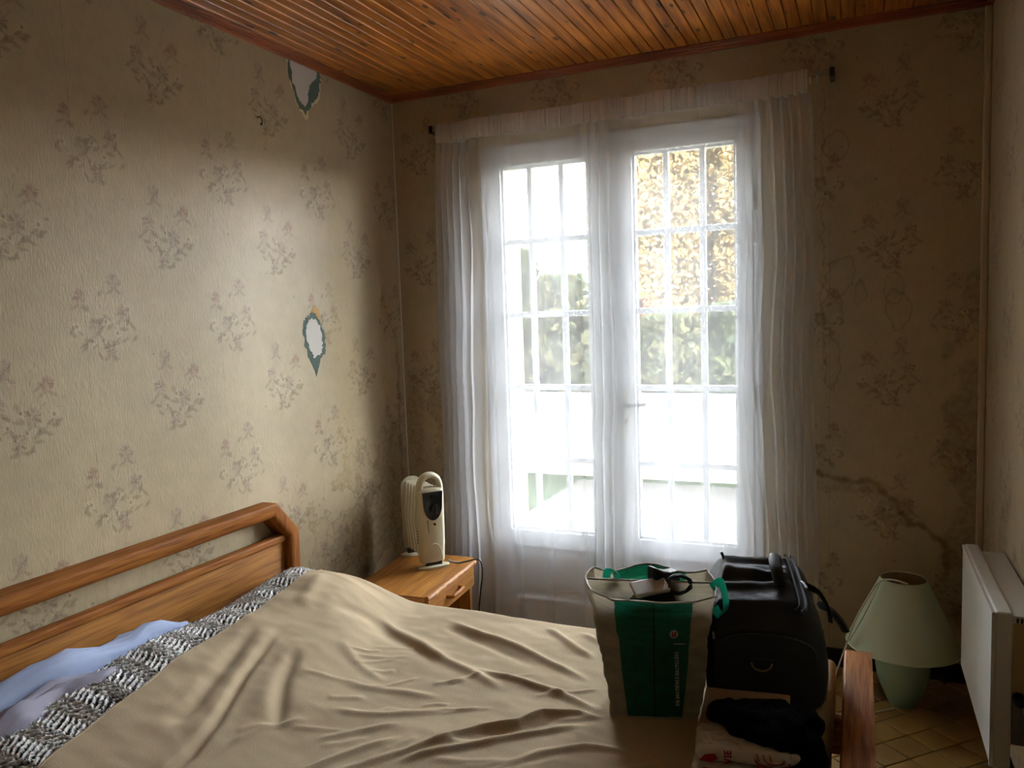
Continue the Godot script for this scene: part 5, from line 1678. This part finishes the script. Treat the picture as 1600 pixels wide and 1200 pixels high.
func build_outside() -> void:
	var g := structure("lawn", bx(Vector3(-30, -0.5, -40), Vector3(20, -0.15, -0.24)), M.grass, "green lawn outside the French window", "lawn")
	g.set_meta("kind", "structure")
	structure("gravel_path", bx(Vector3(-0.4, -0.16, -3.8), Vector3(6.0, -0.14, -1.6), 0.004), M.gravel, "gravel path beyond the added terrace slab", "path")
	structure("added_terrace_slab", bx(Vector3(-2.1, -0.20, -1.6), Vector3(6.0, -0.10, -0.24), 0.006), M.slab, "unseen pale terrace slab added to bounce light onto the ceiling", "terrace")  # added out of view, pale so it throws daylight up to the ceiling
	var gw := thing("garden_wall", "low white rendered garden wall with coping beyond the lawn", "garden wall", Vector3(-1.0, -0.15, -4.1))
	part("masonry", bx(Vector3(-7, 0, -0.1), Vector3(6, 0.76, 0.1)), M.render_white, gw)
	part("coping", bx(Vector3(-7.02, 0.76, -0.14), Vector3(6.02, 0.81, 0.14), 0.01), M.coping, gw)
	# bushes behind the wall, each a plant of its own
	var bushes := [
		[-4.6, -5.4, 2.30, 0, "dark green hedge bush behind the garden wall at the far end of the row"],
		[-3.9, -5.2, 2.15, 0, "broad dark green hedge bush behind the garden wall"],
		[-3.2, -5.5, 2.30, 0, "dark green hedge bush between two broad ones behind the garden wall"],
		[-2.5, -5.2, 2.20, 0, "dark green hedge bush with a ragged top behind the garden wall"],
		[-1.8, -5.4, 2.28, 0, "dark green hedge bush in the middle of the row behind the garden wall"],
		[-1.1, -5.3, 1.95, 1, "olive green hedge bush thin enough to let the light through"],
		[-0.5, -5.6, 1.75, 2, "rusty red shrub beyond the garden wall"],
		[0.15, -5.3, 1.45, 1, "low olive green shrub beside the rusty red shrub"],
		[0.8, -5.6, 1.55, 0, "dark green shrub before the garden shed"]]
	var tones := [[Color(0.036, 0.048, 0.024), Color(0.050, 0.067, 0.034), Color(0.067, 0.074, 0.031)], [Color(0.078, 0.078, 0.036), Color(0.102, 0.096, 0.041), Color(0.060, 0.070, 0.034)], [Color(0.156, 0.074, 0.041), Color(0.192, 0.108, 0.055), Color(0.096, 0.086, 0.036)]]
	for i in bushes.size():
		var q: Array = bushes[i]
		var hh: float = q[2]
		var bsh := thing("hedge_bush" if q[3] < 2 else "red_shrub", q[4], "bush", Vector3(q[0], -0.15, q[1]), 0.0, "bushes behind the garden wall")
		part("stem", tubem([Vector3(0, 0, 0), Vector3(0.03, hh * 0.45, 0.02), Vector3(0, hh * 0.85, 0)], 0.04, 7), M.bark, bsh)
		leaf_cloud("foliage", bsh, 5200 if q[3] != 1 else 2800, 100 + i, 0.15, tones[q[3]], func(r: RandomNumberGenerator) -> Vector3:
			var a := r.randf() * TAU
			var y := r.randf()
			var rr := sqrt(r.randf_range(0.1, 1.0)) * 0.58 * (1.0 - 0.5 * pow(y, 3.0)) * (0.85 + 0.15 * sin(a * 5.0 + y * 9.0))
			return Vector3(cos(a) * rr, 0.1 + y * hh, sin(a) * rr * 0.8))
	var spots := [[-2.3, -12.5, 7.0, "tall golden autumn tree standing between pale sky and other golden trees"], [-1.35, -11.6, 7.6, "tallest golden autumn tree beyond the red shrub"], [-0.45, -12.6, 7.4, "golden autumn tree with dense crown beyond the red shrub"], [0.45, -11.8, 6.4, "golden autumn tree behind the garden shed"], [1.4, -12.8, 7.0, "golden autumn tree far behind the garden shed"]]
	for i in spots.size():
		var q: Array = spots[i]
		var tr := thing("golden_tree", q[3], "tree", Vector3(q[0], -0.15, q[1]), 0.0, "golden autumn trees")
		var tb := MB.new()
		tb.tube([Vector3(0, 0, 0), Vector3(0.05, q[2] * 0.5, 0), Vector3(0, q[2] * 0.95, 0.05)], 0.09, 8)
		rng.seed = 40 + i
		for k in 14:
			var y0: float = q[2] * rng.randf_range(0.2, 0.85)
			var a := rng.randf() * TAU
			tb.tube([Vector3(0.03, y0, 0), Vector3(cos(a) * 0.3, y0 + 0.5, sin(a) * 0.3), Vector3(cos(a) * 0.45, y0 + 1.2, sin(a) * 0.45)], 0.025, 5)
		part("trunk", tb.commit(60.0), M.bark, tr)
		var hgt: float = q[2]
		leaf_cloud("foliage", tr, 20000, 200 + i, 0.12, [Color(0.257, 0.178, 0.072), Color(0.318, 0.229, 0.098), Color(0.211, 0.137, 0.060), Color(0.211, 0.181, 0.083)], func(r: RandomNumberGenerator) -> Vector3:
			var y := r.randf()
			var a := r.randf() * TAU
			var rr := sqrt(r.randf()) * (0.85 * sin(PI * clampf(y * 0.80 + 0.17, 0.0, 1.0)))
			return Vector3(cos(a) * rr, hgt * (0.05 + 0.97 * y), sin(a) * rr))
	# an unseen tree added to shade lawn and garden wall; its crown begins well above the window
	var bt := thing("added_shade_tree", "unseen tall tree added so that its high crown shades the lawn", "tree", Vector3(4.4, -0.15, -3.2))
	var bk := MB.new()
	bk.tube([Vector3(0, 0, 0), Vector3(-0.05, 2.6, 0.05), Vector3(-0.3, 5.2, -0.1), Vector3(-0.9, 7.2, -0.2)], 0.22, 10)
	for k in 16:
		var a := TAU * k / 16.0
		bk.tube([Vector3(-0.3, 5.4, -0.1), Vector3(-1.7 + cos(a) * 1.4, 6.9, -0.3 + sin(a) * 0.9), Vector3(-3.2 + cos(a) * 3.6, 7.9, -1.1 + sin(a) * 2.3)], 0.06, 6)
	part("trunk", bk.commit(60.0), M.bark, bt)
	leaf_cloud("foliage", bt, 30000, 321, 0.30, [Color(0.06, 0.08, 0.035), Color(0.08, 0.095, 0.04), Color(0.10, 0.10, 0.04)], func(r: RandomNumberGenerator) -> Vector3:
		var v := Vector3(r.randfn(), r.randfn(), r.randfn()).normalized() * pow(r.randf(), 0.36)
		return Vector3(-3.3 + v.x * 4.8, 8.1 + v.y * 1.6, -1.1 + v.z * 3.1))
	# the house this room belongs to: its facade runs on to both sides under one roof
	var ho := structure("house_block", null, null, "rendered house facade around the French window with a storey added to shade the garden", "house")  # upper storey is unseen, added to cut sky light on the garden
	part("facade", bx(Vector3(-5.1, -0.2, -0.24), Vector3(-0.2, 5.8, 7.0)), M.house, ho)
	part("facade", bx(Vector3(W + 0.15, -0.2, -0.24), Vector3(7.5, 5.8, 7.0)), M.house, ho)
	part("facade", bx(Vector3(-0.2, H + 0.06, -0.24), Vector3(W + 0.15, 5.8, 7.0)), M.house, ho)
	var hr := MB.new()
	hr.prism(PackedVector2Array([Vector2(-0.80, 5.72), Vector2(7.4, 5.8), Vector2(3.4, 8.4)]), Vector3(7.7, 0, 0), Vector3(0, 0, 1), Vector3(0, 1, 0), 13.0)
	part("roof", hr.commit(20.0), M.roof, ho)
	# unseen wing, added to keep sky light from the right wall of the room
	var wg := thing("added_house_wing", "unseen wing added beside the French window to block sky light", "added house wing", Vector3(-2.1, -0.15, -2.6))
	part("wall", bx(Vector3(-3.0, 0, -1.2), Vector3(0.0, 5.0, 2.36)), M.house, wg)
	var wr := MB.new()
	wr.prism(PackedVector2Array([Vector2(-3.3, 5.0), Vector2(0.3, 5.0), Vector2(-1.5, 6.2)]), Vector3(0, 0, -1.3), Vector3(1, 0, 0), Vector3(0, 1, 0), 3.6)
	part("roof", wr.commit(20.0), M.roof, wg)
	var hs := thing("garden_shed", "small white rendered garden shed beyond the red shrub", "shed", Vector3(0.75, -0.15, -9.4))
	part("wall", bx(Vector3(-0.62, 0, -0.8), Vector3(1.4, 1.36, 0.8)), M.render_white, hs)
	var rb := MB.new()
	rb.prism(PackedVector2Array([Vector2(-0.72, 1.36), Vector2(1.5, 1.36), Vector2(0.39, 1.62)]), Vector3(0, 0, -0.9), Vector3(1, 0, 0), Vector3(0, 1, 0), 1.8)
	part("roof", rb.commit(20.0), M.roof, hs)

func _ready() -> void:
	# ---- camera
	var cam := Camera3D.new()
	cam.name = "camera"
	cam.position = Vector3(2.0635, 1.4621, 3.3315)
	cam.rotation_degrees = Vector3(-4.9597, 23.9017, -1.9197)
	cam.fov = 52.268
	cam.near = 0.02
	cam.far = 200.0
	add_child(cam)
	cam.current = true
	# ---- sky: bright overcast
	var env := Environment.new()
	env.background_mode = Environment.BG_SKY
	var sm := ProceduralSkyMaterial.new()
	sm.sky_top_color = Color(0.90, 0.95, 1.0)
	sm.sky_horizon_color = Color(1.0, 0.985, 0.94)
	sm.sky_energy_multiplier = 6.6
	sm.ground_bottom_color = Color(0.25, 0.26, 0.2)
	sm.ground_horizon_color = Color(0.5, 0.5, 0.45)
	var sky := Sky.new()
	sky.sky_material = sm
	env.sky = sky
	env.tonemap_mode = Environment.TONE_MAPPER_LINEAR
	env.tonemap_exposure = 0.84
	env.sdfgi_enabled = true
	env.ssao_enabled = true
	env.ssil_enabled = true
	var we := WorldEnvironment.new()
	we.name = "environment"
	we.environment = env
	add_child(we)
	# ---- scene
	make_materials()
	build_shell()
	build_window()
	build_outside()
	build_bed()
	build_curtain()
	build_nightstand()
	build_panel_heater()
	build_heater()
	build_bag()
	build_travel_bag()
	build_lamp()
	build_small_things()
